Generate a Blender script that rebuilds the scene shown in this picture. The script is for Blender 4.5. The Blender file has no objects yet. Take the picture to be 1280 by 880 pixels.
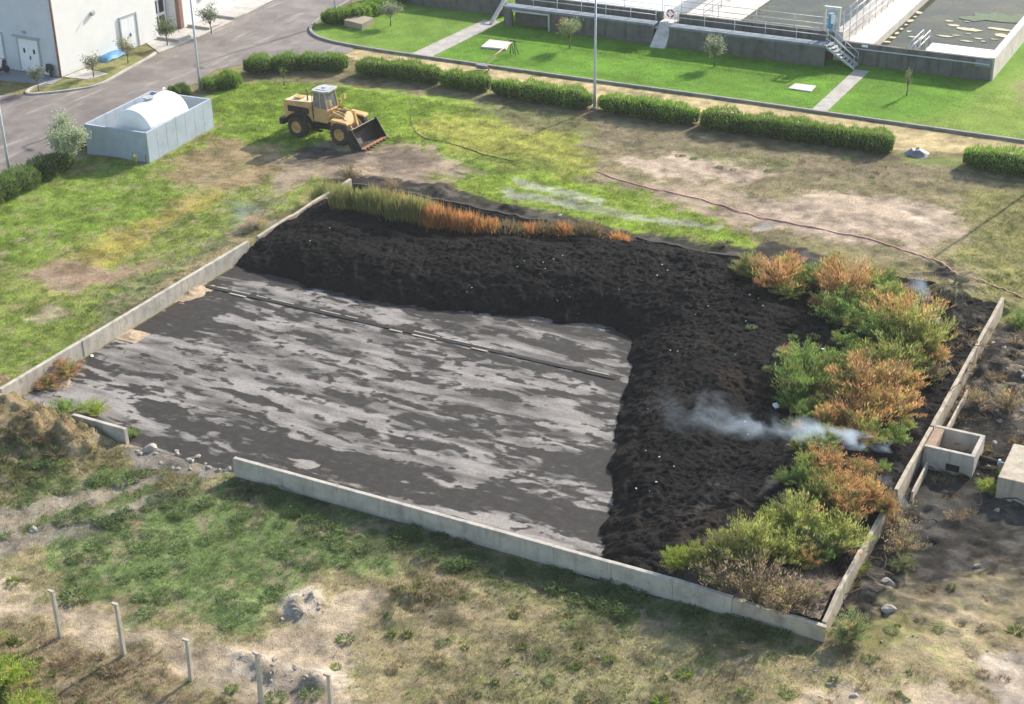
import bpy, math, random
import numpy as np
from mathutils import Vector, Matrix
random.seed(7)
RNG = np.random.default_rng(11)
C = bpy.context.scene.collection
PI = math.pi
rad = math.radians

# ------------------------------------------------------------------ camera data (measured from the photo)
CAM = np.array([50.388, -45.625, 35.0])
F_PX, PITCH, ROLL, YAW = 2000.23, 0.470714, -0.014483, -0.485327
_fw = np.array([math.sin(YAW)*math.cos(PITCH), math.cos(YAW)*math.cos(PITCH), -math.sin(PITCH)])
_r0 = np.array([math.cos(YAW), -math.sin(YAW), 0.0])
_u0 = np.cross(_r0, _fw)
_r = math.cos(ROLL)*_r0 + math.sin(ROLL)*_u0
_u = -math.sin(ROLL)*_r0 + math.cos(ROLL)*_u0

def ray(px, py, z=0.0):
    d = _fw*F_PX + _r*(px-640.0) - _u*(py-440.0)
    return CAM + d*((z-CAM[2])/d[2])

# ------------------------------------------------------------------ noise (numpy)
def _hash(ix, iy, s):
    h = (ix.astype(np.int64)*374761393 + iy.astype(np.int64)*668265263 + s*144269504) & 0xffffffff
    h = ((h ^ (h >> 13))*1274126177) & 0xffffffff
    h = ((h ^ (h >> 16))*2246822519) & 0xffffffff
    return ((h ^ (h >> 15)) & 0xffffff)/float(0xffffff)

def vn(x, y, s=0):
    x = np.asarray(x, float); y = np.asarray(y, float)
    ix = np.floor(x); iy = np.floor(y); fx = x-ix; fy = y-iy
    fx = fx*fx*fx*(fx*(fx*6-15)+10); fy = fy*fy*fy*(fy*(fy*6-15)+10)
    a = _hash(ix, iy, s); b = _hash(ix+1, iy, s); c = _hash(ix, iy+1, s); d = _hash(ix+1, iy+1, s)
    return (a*(1-fx)+b*fx)*(1-fy)+(c*(1-fx)+d*fx)*fy

def fbm(x, y, s=0, o=4, g=0.5):
    t = 0; a = 1.0; n = 0; x = np.asarray(x, float); y = np.asarray(y, float)
    for k in range(o):
        t = t + a*vn(x, y, s+k*17); n += a; a *= g
        x, y = x*1.93*0.8+y*1.93*0.6+3.1, -x*1.93*0.6+y*1.93*0.8+7.7
    return t/n*2-1            # about -0.6 .. 0.6

def sstep(e0, e1, x):
    t = np.clip((x-e0)/(e1-e0), 0, 1)
    return t*t*(3-2*t)

def poly_sd(X, Y, P):
    """signed distance, positive inside"""
    P = np.asarray(P, float); n = len(P)
    d = np.full(X.shape, 1e18); ins = np.zeros(X.shape, bool)
    for i in range(n):
        ax, ay = P[i]; bx, by = P[(i+1) % n]
        ex, ey = bx-ax, by-ay; wx, wy = X-ax, Y-ay
        t = np.clip((wx*ex+wy*ey)/(ex*ex+ey*ey+1e-12), 0, 1)
        d = np.minimum(d, (wx-ex*t)**2+(wy-ey*t)**2)
        c = (ay > Y) != (by > Y)
        ins ^= c & (X < ex*(Y-ay)/(ey if abs(ey) > 1e-12 else 1e-12)+ax)
    d = np.sqrt(d)
    return np.where(ins, d, -d)

def line_d(X, Y, P):
    d = np.full(X.shape, 1e18)
    for (ax, ay), (bx, by) in zip(P[:-1], P[1:]):
        ex, ey = bx-ax, by-ay; wx, wy = X-ax, Y-ay
        t = np.clip((wx*ex+wy*ey)/(ex*ex+ey*ey+1e-12), 0, 1)
        d = np.minimum(d, (wx-ex*t)**2+(wy-ey*t)**2)
    return np.sqrt(d)

# ------------------------------------------------------------------ terrain
PADW, PADL = 38.6, 29.7
TOE = [(0.1, 18.4), (2.3, 17.5), (5.9, 17.2), (9.8, 17.3), (13.3, 17.8), (16.9, 18.7), (19.6, 19.5), (21.6, 19.7), (23.0, 18.9),
       (23.9, 16.6), (25.5, 11.7), (26.9, 7.8), (28.4, 4.3), (29.9, 0.12)]
HEAP = TOE + [(38.42, 0.12), (38.42, 29.55), (0.1, 29.55)]

TOEX = [(-3, 18.6)]+TOE[1:-1]+[(29.9, .5), (31.2, -3)]; HEAPX = TOEX+[(42, -3), (42, 33), (-3, 33)]
def heap_h(x, y):
    x = np.asarray(x, float); y = np.asarray(y, float)
    wx = x+0.45*fbm(x/1.6, y/1.6, 51, 3); wy = y+0.45*fbm(x/1.6, y/1.6, 67, 3)
    wx = wx+.22*fbm(x/.4, y/.4, 57, 3); wy = wy+.22*fbm(x/.4, y/.4, 59, 3)
    sd = poly_sd(wx, wy, HEAPX); d = line_d(wx, wy, TOEX)
    P = 1.55+0.75*fbm(x/4.5, y/4.5, 5, 3)
    arm = sstep(22, 26, x)*(1-sstep(17, 21, y)); P = P+.22*(fbm(x/6, y/1.1, 7, 3)*(1-arm)+fbm(x/1.1, y/6, 8, 3)*arm)
    P = P*(0.62+0.38*sstep(0.0, 3.0, x))
    P = P*(1-0.62*sstep(26.2, 29.0, y)*(1-sstep(30, 36, x)*0.5))
    P = P*(1-0.45*sstep(34.0, 38.0, x))
    P = (0.75+.35*sstep(32.5, 35, x)*sstep(.3, 1.6, y))*(1-sstep(0.2, 3.6, y))+P*sstep(0.2, 3.6, y)
    h = P*(1-np.exp(-d*0.72/np.maximum(P, 0.2)*1.25))
    fade = sstep(0.0, 0.7, d)
    rg = 1-np.abs(fbm(x/0.9, y/0.9, 21, 3))*2.2
    bl_ = 1-2*np.abs(fbm(x/0.55, y/0.55, 33, 3)); b2 = 1-2*np.abs(fbm(x/0.24, y/0.24, 41, 2))
    h = h+fade*(0.05*rg-0.03+0.05*fbm(x/1.3, y/1.3, 37, 3)+0.06*bl_+0.085*b2-.08)
    return np.where(sd > 0, np.maximum(h, 0.012+.03*np.minimum(d, 1)), -.06)

BUMPS = []      # (x, y, height, radius x, radius y)
def bump(px, py, h, r, r2=None):
    p = ray(px, py, h*0.4); BUMPS.append((p[0], p[1], h, r, r2 or r))
bump(18, 520, .62, 2.6, 2.2); bump(60, 545, 0.42, 2.2, 1.8); bump(100, 552, 0.4, 1.3); bump(-30, 540, .7, 3.5)
bump(380, 752, 0.32, 0.6, 0.8); bump(306, 828, 0.32, .75, 0.6); bump(345, 836, 0.28, .7, 0.5); bump(395, 846, 0.3, 0.6, 0.5)
bump(505, 748, 0.3, 1.0); bump(560, 752, 0.2, 1.0); bump(300, 752, 0.25, 0.8)
bump(1235, 480, 0.3, 1.8, 3.0); bump(1265, 450, 0.5, 2.2); bump(1215, 385, 0.55, 1.8); bump(1170, 365, 0.5, 1.8, 1.4); bump(1230, 545, 0.25, 1.2)
bump(1075, 725, 0.5, 0.9, 1.1); bump(1100, 690, 0.35, 1.0); bump(1110, 750, 0.15, 0.6); bump(1000, 760, 0.0, 1)
bump(545, 240, 0.35, 1.6, 0.9); bump(640, 262, 0.25, 2.0, 0.7); bump(440, 215, 0.35, 0.9, 0.8)

def terr(x, y):
    x = np.asarray(x, float); y = np.asarray(y, float)
    wild = sstep(-20.5, -17.5, x)*(1-sstep(47.5, 50, y))
    h = wild*(0.10*fbm(x/3.3, y/3.3, 3, 3)+0.07*fbm(x/0.8, y/0.8, 9, 3))
    fg = wild*(1-sstep(-1.5, 0.0, y))
    h = h+fg*(0.05*fbm(x/1.5, y/1.5, 13, 3)+.05*fbm(x/.45, y/.45, 15, 2))
    rg = np.maximum(sstep(38.6, 39.4, x), sstep(29.6, 30.2, y)*sstep(30, 34, x))*(1-sstep(34, 36, y))*sstep(-1, 3, y)
    h = h+rg*(0.10*fbm(x/1.1, y/1.1, 19, 4)+.16*fbm(x/.45, y/.45, 23, 3)+0.05)
    for bx, by, bh, r1, r2 in BUMPS:
        q = ((x-bx)/r1)**2+((y-by)/r2)**2
        h = h+bh*np.exp(-q*0.9)*(1+(0.9 if bh < .5 else .3)*fbm(x/0.5, y/0.5, 29, 4))
    pad = sstep(-0.25, 0.1, poly_sd(x, y, [(-0.1, -0.1), (38.7, -0.1), (38.7, 29.7), (-0.1, 29.7)]))
    h = h*(1-pad)
    # nothing pushes up through the flat slabs that lie on it
    return h - 0.02*(1-wild)

_TG = .1
_tx = np.arange(-35, 49, _TG); _ty = np.arange(-19, 71, _TG)
_TX, _TY = np.meshgrid(_tx, _ty)
TOPG = terr(_TX, _TY); _hs = (_TX > 0) & (_TX < 38.6) & (_TY > 0) & (_TY < 29.7)
TOPG[_hs] = np.maximum(TOPG[_hs], heap_h(_TX[_hs], _TY[_hs]))
def top(x, y):
    i = int(round((x+35)/_TG)); j = int(round((y+19)/_TG))
    return float(TOPG[j, i]) if 0 <= i < len(_tx) and 0 <= j < len(_ty) else 0.0

def G(px, py):
    z = 0.0
    for _ in range(6):
        p = ray(px, py, z); z = 0.5*z+0.5*top(p[0], p[1])
    return np.array([p[0], p[1], top(p[0], p[1])])

# ------------------------------------------------------------------ ground colours and grass density, as zones on the ground
def W(pts): return [tuple(ray(a, b, 0)[:2]) for a, b in pts]
TAN = (.40, .31, .215); DRY = (.27, .215, .10); OLV = (.165, .15, .06); LAWN = (.085, .20, .014)
BARE = (.42, .325, .245); CHAR = (.022, .021, .021); GRV = (.34, .325, .31); BRN = (.17, .125, .085); YEL = (.32, .26, .07); STRAW = (.46, .36, .19); ASH = (.13, .12, .115)
# polygon (pixels on the ground), colour, edge softness m, warp m, strength, grass density, grass height
ZONES = [
 # left field
 ([(-200, 330), (0, 240), (80, 214), (190, 205), (270, 160), (420, 222), (5, 490), (-200, 620)], (.215, .25, .06), .6, .8, 1, .75, .12),
 ([(-200, 330), (0, 242), (80, 216), (120, 195), (190, 206), (280, 215), (255, 245), (150, 285), (60, 310), (0, 330), (-200, 400)], (.205, .275, .050), 1.0, 1.2, 1, 1, .11),
 ([(70, 372), (160, 310), (260, 258), (330, 220), (345, 196), (300, 215), (200, 265), (100, 320), (40, 345)], YEL, .9, .9, .95, .5, .10),
 ([(20, 352), (45, 330), (100, 328), (160, 335), (210, 315), (170, 350), (90, 365)], (.27, .19, .125), .6, .8, 1, .2, .08),
 ([(195, 215), (270, 172), (330, 180), (360, 205), (300, 240), (250, 232)], (.29, .21, .12), .7, .8, .9, .4, .08),
 ([(120, 385), (200, 330), (300, 270), (330, 235), (350, 240), (320, 285), (230, 345), (130, 420)], (.165, .175, .085), .8, .8, .9, .6, .10),
 ([(170, 372), (235, 326), (300, 285), (330, 262), (345, 262), (300, 300), (200, 372)], (.29, .225, .13), .5, .6, .95, .4, .12),
 ([(-50, 410), (40, 390), (130, 400), (100, 430), (10, 480), (-60, 540)], (.21, .26, .06), .9, 1.0, .8, .9, .12),
 ([(35, 400), (60, 385), (75, 395), (50, 408)], BARE, .4, .5, .7, .1, .08),
 ([(50, 352), (90, 348), (95, 362), (60, 366)], TAN, .4, .5, .6, .1, .08),
 # lawn by the loader and strip behind the pad
 ([(262, 118), (300, 96), (440, 100), (620, 128), (745, 146), (735, 190), (720, 235), (560, 222), (480, 190), (370, 196), (275, 168)], (.215, .285, .050), .8, 1.0, 1, .9, .14),
 ([(500, 165), (560, 140), (640, 150), (735, 180), (750, 215), (700, 225), (600, 200)], (.33, .31, .08), 1.2, 1.2, .85, .6, .12),
 ([(560, 190), (660, 195), (705, 215), (640, 222), (570, 212)], (.195, .25, .055), .8, .8, .7, .8, .12),
 ([(590, 130), (735, 146), (740, 172), (650, 165), (600, 145)], (.20, .165, .10), .8, .9, .8, .4, .1),
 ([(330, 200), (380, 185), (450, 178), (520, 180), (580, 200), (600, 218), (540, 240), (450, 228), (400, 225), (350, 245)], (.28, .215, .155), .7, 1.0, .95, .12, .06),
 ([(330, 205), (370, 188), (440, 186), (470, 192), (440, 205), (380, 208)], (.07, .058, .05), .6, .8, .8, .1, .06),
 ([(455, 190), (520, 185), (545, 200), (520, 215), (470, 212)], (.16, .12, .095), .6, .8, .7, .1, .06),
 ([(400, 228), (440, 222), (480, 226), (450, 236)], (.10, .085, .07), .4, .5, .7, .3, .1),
 ([(545, 222), (640, 216), (760, 222), (900, 262), (960, 300), (930, 312), (800, 290), (690, 268), (600, 246)], (.235, .30, .05), .5, .8, .95, .95, .13),
 # dry field behind the pad
 ([(735, 150), (866, 164), (1200, 214), (1400, 240), (1400, 420), (1240, 372), (1060, 336), (940, 312), (880, 262), (730, 222)], (.235, .195, .11), .8, 1.0, 1, .35, .10),
 ([(735, 152), (870, 170), (1110, 198), (1200, 216), (1130, 232), (950, 212), (850, 195), (750, 178)], (.195, .155, .10), .6, .8, .85, .4, .1),
 ([(770, 200), (830, 188), (910, 196), (980, 212), (930, 232), (850, 228)], BARE, .9, 1.0, .95, .05, .08),
 ([(760, 225), (880, 232), (980, 262), (960, 285), (880, 265)], (.36, .275, .205), .9, 1.0, .7, .15, .08),
 ([(930, 262), (1000, 240), (1100, 246), (1200, 262), (1215, 292), (1160, 318), (1080, 300), (1000, 290)], BARE, .9, 1.1, .9, .08, .08),
 ([(940, 275), (970, 272), (970, 285), (945, 290)], GRV, .4, .5, .7, 0, .08),
 ([(1125, 268), (1160, 272), (1180, 282), (1140, 280)], (.55, .45, .35), .3, .4, .7, 0, .08),
 ([(940, 292), (1000, 300), (1100, 325), (1160, 340), (1060, 338), (950, 312)], (.24, .20, .10), .5, .7, .8, .4, .12),
 ([(1180, 255), (1300, 220), (1400, 260), (1400, 420), (1240, 370), (1200, 330), (1225, 290)], (.21, .195, .075), .9, 1.0, .85, .6, .13),
 ([(1160, 205), (1205, 210), (1290, 225), (1290, 240), (1190, 228)], (.17, .14, .09), .5, .6, .7, .3, .1),
 ([(850, 185), (930, 190), (1000, 205), (960, 212), (870, 200)], (.16, .17, .06), .6, .7, .6, .6, .1),
 # grey gravel streaks in the green strip
 ([(628, 236), (720, 250), (800, 268), (900, 281), (890, 288), (800, 276), (700, 260), (640, 246)], GRV, .2, .4, .62, .1, .08),
 ([(640, 222), (680, 228), (752, 250), (760, 257), (700, 246), (650, 232)], GRV, .2, .4, .62, .1, .08),
 ([(720, 256), (790, 262), (820, 274), (760, 270)], (.22, .24, .12), .3, .4, .7, .4, .08),
 # straw-coloured dirt path and the band under the hedges
 ([(424, 66), (470, 60), (640, 90), (900, 124), (1020, 142), (1290, 180), (1500, 212), (1500, 232), (1290, 200), (1110, 186), (880, 155), (600, 110), (500, 90)], STRAW, .3, .5, 1, .22, .07),
 ([(300, 90), (440, 92), (740, 136), (1110, 188), (1290, 212), (1290, 226), (1110, 200), (740, 150), (600, 130), (440, 106), (300, 104)], (.16, .125, .08), .4, .5, .8, .2, .08),
 ([(1120, 190), (1200, 200), (1205, 210), (1130, 206)], (.15, .19, .05), .3, .4, .8, .8, .12),
 # foreground
 ([(-300, 520), (5, 492), (160, 562), (300, 596), (700, 712), (1010, 790), (1060, 700), (1290, 640), (1500, 700), (1500, 1000), (-300, 1000)], (.285, .235, .13), .5, .7, 1, .75, .10),
 ([(-300, 600), (0, 590), (160, 562), (300, 592), (400, 640), (420, 700), (280, 660), (120, 640), (-300, 700)], (.20, .17, .085), .6, .9, 1, .5, .16),
 ([(40, 690), (90, 640), (260, 610), (420, 640), (520, 690), (500, 720), (400, 715), (370, 745), (290, 790), (170, 770), (80, 730)], (.155, .205, .075), .9, 1.2, .95, .9, .11),
 ([(290, 590), (540, 660), (700, 708), (860, 752), (1010, 790), (960, 812), (800, 790), (640, 735), (480, 690), (330, 640)], (.13, .145, .065), .7, .9, .85, .9, .13),
 ([(-300, 655), (0, 640), (170, 590), (200, 600), (100, 640), (0, 668), (-300, 700)], (.27, .235, .185), .35, .6, .8, .15, .1),
 ([(-300, 715), (0, 668), (110, 648), (190, 612), (230, 618), (140, 660), (30, 690), (-300, 760)], (.25, .22, .18), .35, .6, .8, .15, .1),
 ([(0, 622), (80, 606), (150, 585), (170, 592), (90, 618), (0, 636)], (.13, .18, .06), .3, .5, .8, 1, .13),
 ([(20, 660), (100, 635), (190, 605), (200, 614), (110, 648), (30, 672)], (.13, .18, .06), .3, .5, .75, 1, .13),
 ([(-300, 480), (0, 478), (60, 510), (110, 535), (125, 560), (60, 600), (-300, 640)], (.255, .185, .11), .5, .8, .9, .6, .15),
 ([(-20, 560), (60, 560), (110, 570), (80, 610), (-20, 620)], (.13, .14, .06), .5, .8, .75, .9, .15),
 ([(160, 548), (240, 560), (300, 586), (270, 600), (200, 588), (160, 575)], (.20, .18, .16), .35, .6, .85, .1, .1),
 ([(-300, 690), (0, 725), (70, 752), (150, 775), (260, 805), (330, 790), (420, 745), (470, 740), (440, 790), (420, 850), (520, 905), (380, 905), (240, 845), (120, 800), (0, 770), (-300, 740)], (.41, .325, .23), .5, .8, .95, .1, .1),
 ([(340, 755), (395, 738), (405, 765), (360, 782)], (.46, .40, .34), .3, .4, .6, 0, .08),
 ([(280, 815), (420, 830), (440, 860), (330, 860)], (.44, .365, .29), .4, .5, .85, .02, .08),
 ([(-300, 745), (0, 775), (120, 808), (240, 852), (340, 900), (200, 960), (-300, 960)], (.26, .195, .12), .5, .8, .9, .5, .14),
 ([(-100, 800), (40, 830), (90, 900), (-100, 960)], (.16, .2, .03), .5, .7, .8, 1, .2),
 ([(470, 740), (540, 720), (600, 740), (570, 765), (490, 765)], (.145, .115, .065), .5, .6, .8, .6, .2),
 ([(560, 800), (760, 790), (900, 830), (880, 900), (560, 900)], (.255, .235, .12), 1.2, 1.4, .7, .6, .15),
 ([(1000, 905), (1020, 850), (1100, 800), (1180, 740), (1290, 690), (1500, 700), (1500, 905)], (.33, .265, .15), 1.0, 1.2, .9, .6, .11),
 ([(1010, 900), (1060, 862), (1150, 862), (1220, 890), (1180, 930), (1000, 930)], (.43, .34, .25), .6, .8, .85, .03, .1),
 ([(1225, 840), (1260, 812), (1330, 820), (1330, 900), (1240, 890)], (.44, .36, .285), .3, .5, .95, 0, .1),
 ([(1160, 740), (1230, 770), (1200, 800), (1150, 770)], (.40, .31, .21), .7, .8, .6, .1, .1),
 ([(1060, 762), (1130, 760), (1150, 800), (1090, 815), (1050, 800)], (.19, .18, .06), .6, .7, .7, .8, .16),
 ([(790, 760), (850, 770), (830, 790), (790, 782)], (.25, .19, .13), .4, .5, .7, .1, .1),
 # black residue washed out under the front wall, dirt at the wall foot
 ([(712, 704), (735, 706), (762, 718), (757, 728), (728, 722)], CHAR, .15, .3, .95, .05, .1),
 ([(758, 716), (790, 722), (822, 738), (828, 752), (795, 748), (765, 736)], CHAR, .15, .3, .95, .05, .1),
 # burnt ground
 ([(395, 228), (470, 222), (560, 234), (660, 258), (720, 276), (800, 290), (930, 310), (960, 300), (1060, 333), (1060, 350), (800, 312), (400, 240)], CHAR, .3, .5, .92, .05, .08),
 ([(1060, 332), (1130, 345), (1180, 338), (1250, 375), (1300, 395), (1500, 420), (1500, 720), (1290, 712), (1200, 712), (1140, 745), (1070, 772), (1025, 785), (1240, 380)], CHAR, .5, .9, .96, .04, .1),
 ([(1230, 475), (1290, 450), (1330, 520), (1290, 540), (1240, 520)], (.17, .14, .115), .5, 1.0, .45, .1, .1),
 ([(1130, 600), (1290, 620), (1290, 660), (1150, 665)], (.085, .08, .07), .6, .8, .6, .15, .1),
 ([(1130, 735), (1290, 700), (1290, 735), (1190, 755), (1115, 768)], (.13, .11, .085), .6, .8, .7, .3, .12),
 ([(1195, 372), (1290, 385), (1290, 420), (1240, 395)], (.16, .17, .06), .4, .5, .8, .6, .14),
]
LAWN_POLY = [(-24.0, 57.4), (-19.9, 56.75), (-16.5, 56.25), (-12, 56.05), (60, 56.05), (60, 100), (-23, 100)]

def ground_field(x, y, fine=True):
    n = x.shape
    f = np.zeros(n+(5,)); f[...] = (.22, .19, .09, .5, .12)
    w1x = fbm(x/2.2, y/2.2, 101, 4); w1y = fbm(x/2.2, y/2.2, 131, 4)
    w2x = fbm(x/0.55, y/0.55, 151, 3); w2y = fbm(x/0.55, y/0.55, 171, 3)
    w3 = fbm(x/0.17, y/0.17, 191, 2)
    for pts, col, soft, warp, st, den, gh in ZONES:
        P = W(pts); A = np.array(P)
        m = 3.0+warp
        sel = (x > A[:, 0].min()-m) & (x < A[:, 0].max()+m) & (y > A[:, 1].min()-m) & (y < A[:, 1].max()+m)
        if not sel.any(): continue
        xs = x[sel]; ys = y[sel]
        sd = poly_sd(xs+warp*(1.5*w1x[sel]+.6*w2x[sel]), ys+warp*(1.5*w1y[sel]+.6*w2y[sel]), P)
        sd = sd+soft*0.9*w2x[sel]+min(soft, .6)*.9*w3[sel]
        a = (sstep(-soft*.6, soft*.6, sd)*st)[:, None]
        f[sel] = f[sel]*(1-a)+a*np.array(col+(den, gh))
    # wild ground: mottling between greener and drier
    mot = fbm(x/1.3, y/1.3, 201, 4); mot2 = fbm(x/0.45, y/0.45, 231, 3)
    grassy = np.clip(f[..., 3], 0, 1)
    lum = f[..., :3].mean(-1)
    k = np.clip(1+0.5*mot*(lum > .03)+0.4*mot2, .45, 1.7)
    f[..., :3] *= k[..., None]
    gr = sstep(0.10, 0.30, .6*fbm(x/0.8, y/0.8, 261, 4)+.6*fbm(x/.25, y/.25, 267, 3))*sstep(.2, .45, grassy)*0.42
    f[..., :3] = f[..., :3]*(1-gr[..., None])+gr[..., None]*(f[..., :3]*np.array((.72, .98, .55))*.7+.3*np.array((.11, .155, .035)))
    tn = sstep(0.10, 0.34, .6*fbm(x/0.7, y/0.7, 291, 4)+.5*fbm(x/.22, y/.22, 297, 3))*(lum > .06)*(y < 30)*0.6
    f[..., :3] = f[..., :3]*(1-tn[..., None])+tn[..., None]*np.array((.33, .26, .17))
    f[..., 3] *= (1-0.8*tn)
    # burnt ground: ash flecks
    ch = (lum < .05)
    ash = sstep(0.12, 0.42, fbm(x/0.8, y/0.8, 321, 5))*ch
    f[..., :3] = f[..., :3]*(1-.4*ash[..., None])+.4*ash[..., None]*np.array((.17, .15, .135))
    # mown lawn behind the kerb
    lw = sstep(-.04, .04, poly_sd(x, y, LAWN_POLY))
    lc = np.array((.135, .262, .030))*(1+0.30*fbm(x/3.0, y/1.6, 341, 3)+.18*mot2)[..., None]
    duller = sstep(-10.5, -11.5, x)[..., None]*.8
    lc = lc*(1-duller)+duller*np.array((.165, .255, .045))*(1+.35*mot)[..., None]
    rt = (sstep(27.5, 31.5, x+1.5*w1x+(66-y)*0.3))[..., None]*.75
    lc = lc*(1-rt)+rt*np.array((.25, .31, .07))*(1+.4*mot)[..., None]
    far = sstep(31.0, 32.5, x+w1x)*sstep(63, 66, y)
    lc = lc*(1-far[..., None])+far[..., None]*np.array((.26, .20, .13))*(1+.3*mot)[..., None]
    f[..., :3] = f[..., :3]*(1-lw[..., None])+lw[..., None]*lc
    f[..., 3] = f[..., 3]*(1-lw)+lw*1.0; f[..., 4] = f[..., 4]*(1-lw)+lw*.05
    return np.clip(f, 0.004, 1)

# ------------------------------------------------------------------ node materials
def newmat(name):
    m = bpy.data.materials.new(name); m.use_nodes = True
    nt = m.node_tree; b = nt.nodes['Principled BSDF']
    return m, nt, b
def nd(nt, t, **k):
    n = nt.nodes.new(t)
    for a, v in k.items():
        if a.startswith('i_'): n.inputs[a[2:].replace('_', ' ')].default_value = v
        else: setattr(n, a, v)
    return n
def lk(nt, a, b): nt.links.new(a, b)
def noise(nt, scale, detail=4, rough=.55, coord='Object', stretch=None, dist=0):
    tc = nd(nt, 'ShaderNodeTexCoord')
    src = tc.outputs[coord]
    if stretch:
        mp = nd(nt, 'ShaderNodeMapping'); mp.inputs['Scale'].default_value = stretch; lk(nt, src, mp.inputs['Vector']); src = mp.outputs['Vector']
    n = nd(nt, 'ShaderNodeTexNoise'); n.inputs['Scale'].default_value = scale; n.inputs['Detail'].default_value = detail
    n.inputs['Roughness'].default_value = rough; n.inputs['Distortion'].default_value = dist
    lk(nt, src, n.inputs['Vector'])
    return n.outputs['Fac']
def ramp(nt, fac, stops):
    r = nd(nt, 'ShaderNodeValToRGB'); lk(nt, fac, r.inputs['Fac'])
    e = r.color_ramp.elements
    while len(e) < len(stops): e.new(.5)
    for q, (p, c) in zip(e, stops): q.position = p; q.color = tuple(c)+(1,) if len(c) == 3 else c
    return r.outputs['Color']
def mixc(nt, a, b, fac, mode='MIX'):
    m = nd(nt, 'ShaderNodeMix', data_type='RGBA', blend_type=mode)
    for v, s in ((fac, m.inputs[0]), (a, m.inputs[6]), (b, m.inputs[7])):
        if hasattr(v, 'is_linked'): lk(nt, v, s)
        elif isinstance(v, (int, float)): s.default_value = v
        else: s.default_value = tuple(v)+(1,)
    return m.outputs[2]
def math_(nt, op, a, b=None, c=None, clamp=False):
    m = nd(nt, 'ShaderNodeMath', operation=op, use_clamp=clamp)
    for v, s in ((a, m.inputs[0]), (b, m.inputs[1]), (c, m.inputs[2])):
        if v is None: continue
        if hasattr(v, 'is_linked'): lk(nt, v, s)
        else: s.default_value = v
    return m.outputs[0]
def bumpn(nt, b, h, st=.5, d=.05):
    n = nd(nt, 'ShaderNodeBump'); n.inputs['Strength'].default_value = st; n.inputs['Distance'].default_value = d
    lk(nt, h, n.inputs['Height']); lk(nt, n.outputs['Normal'], b.inputs['Normal'])

def simple(name, col, rough=.7, metal=0, var=.25, scale=3.0, dirt=None, spec=.3, bump=0.0):
    m, nt, b = newmat(name)
    f = noise(nt, scale, 6, .65)
    lo = tuple(c*(1-var) for c in col); hi = tuple(min(1, c*(1+var*.7)) for c in col)
    c = ramp(nt, f, [(.3, lo), (.7, hi)])
    if dirt:
        f2 = noise(nt, scale*.37, 8, .7)
        c = mixc(nt, c, dirt, math_(nt, 'MULTIPLY', math_(nt, 'SUBTRACT', f2, .47, clamp=True), 4.0, clamp=True))
    lk(nt, c, b.inputs['Base Color']); b.inputs['Roughness'].default_value = rough; b.inputs['Metallic'].default_value = metal
    b.inputs['Specular IOR Level'].default_value = spec
    if bump: bumpn(nt, b, noise(nt, scale*8, 5, .7), bump, .02)
    return m

def concrete(name, col, streak=True, dark=(.12, .11, .1), amt=2.2):
    m, nt, b = newmat(name)
    f = noise(nt, 1.3, 8, .7); c = ramp(nt, f, [(.25, tuple(x*.62 for x in col)), (.55, col), (.8, tuple(min(1, x*1.2) for x in col))])
    if streak:
        s = noise(nt, 1.0, 6, .65, stretch=(2.6, 2.6, .22))
        c = mixc(nt, c, dark, math_(nt, 'MULTIPLY', math_(nt, 'SUBTRACT', s, .5, clamp=True), amt, clamp=True))
    if name == 'pad_wall_concrete': c = mixc(nt, c, (.07, .065, .06), math_(nt, 'MULTIPLY', math_(nt, 'SUBTRACT', noise(nt, .55, 8, .72), .60, clamp=True), 5.0, clamp=True))
    g = noise(nt, 22, 4, .7); c = mixc(nt, c, (.3, .29, .27), math_(nt, 'MULTIPLY', math_(nt, 'SUBTRACT', g, .55, clamp=True), 1.2, clamp=True))
    lk(nt, c, b.inputs['Base Color']); b.inputs['Roughness'].default_value = .9; b.inputs['Specular IOR Level'].default_value = .15
    bumpn(nt, b, noise(nt, 9, 6, .7), .6, .04)
    return m

def leafmat(name, trans=.35, rough=.6):
    """leaf colour from the per-leaf attribute; thin leaves let light through"""
    m, nt, b = newmat(name)
    at = nd(nt, 'ShaderNodeAttribute', attribute_name='Col')
    oi = nd(nt, 'ShaderNodeObjectInfo')
    v = math_(nt, 'MULTIPLY_ADD', oi.outputs['Random'], .4, .8)
    h = nd(nt, 'ShaderNodeHueSaturation'); lk(nt, at.outputs['Color'], h.inputs['Color']); lk(nt, v, h.inputs['Value'])
    c = h.outputs['Color']
    lk(nt, c, b.inputs['Base Color']); b.inputs['Roughness'].default_value = rough; b.inputs['Specular IOR Level'].default_value = .2
    t = nd(nt, 'ShaderNodeBsdfTranslucent'); lk(nt, c, t.inputs['Color'])
    mx = nd(nt, 'ShaderNodeMixShader'); mx.inputs[0].default_value = trans
    lk(nt, b.outputs[0], mx.inputs[1]); lk(nt, t.outputs[0], mx.inputs[2])
    lk(nt, mx.outputs[0], nt.nodes['Material Output'].inputs['Surface'])
    return m

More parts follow.
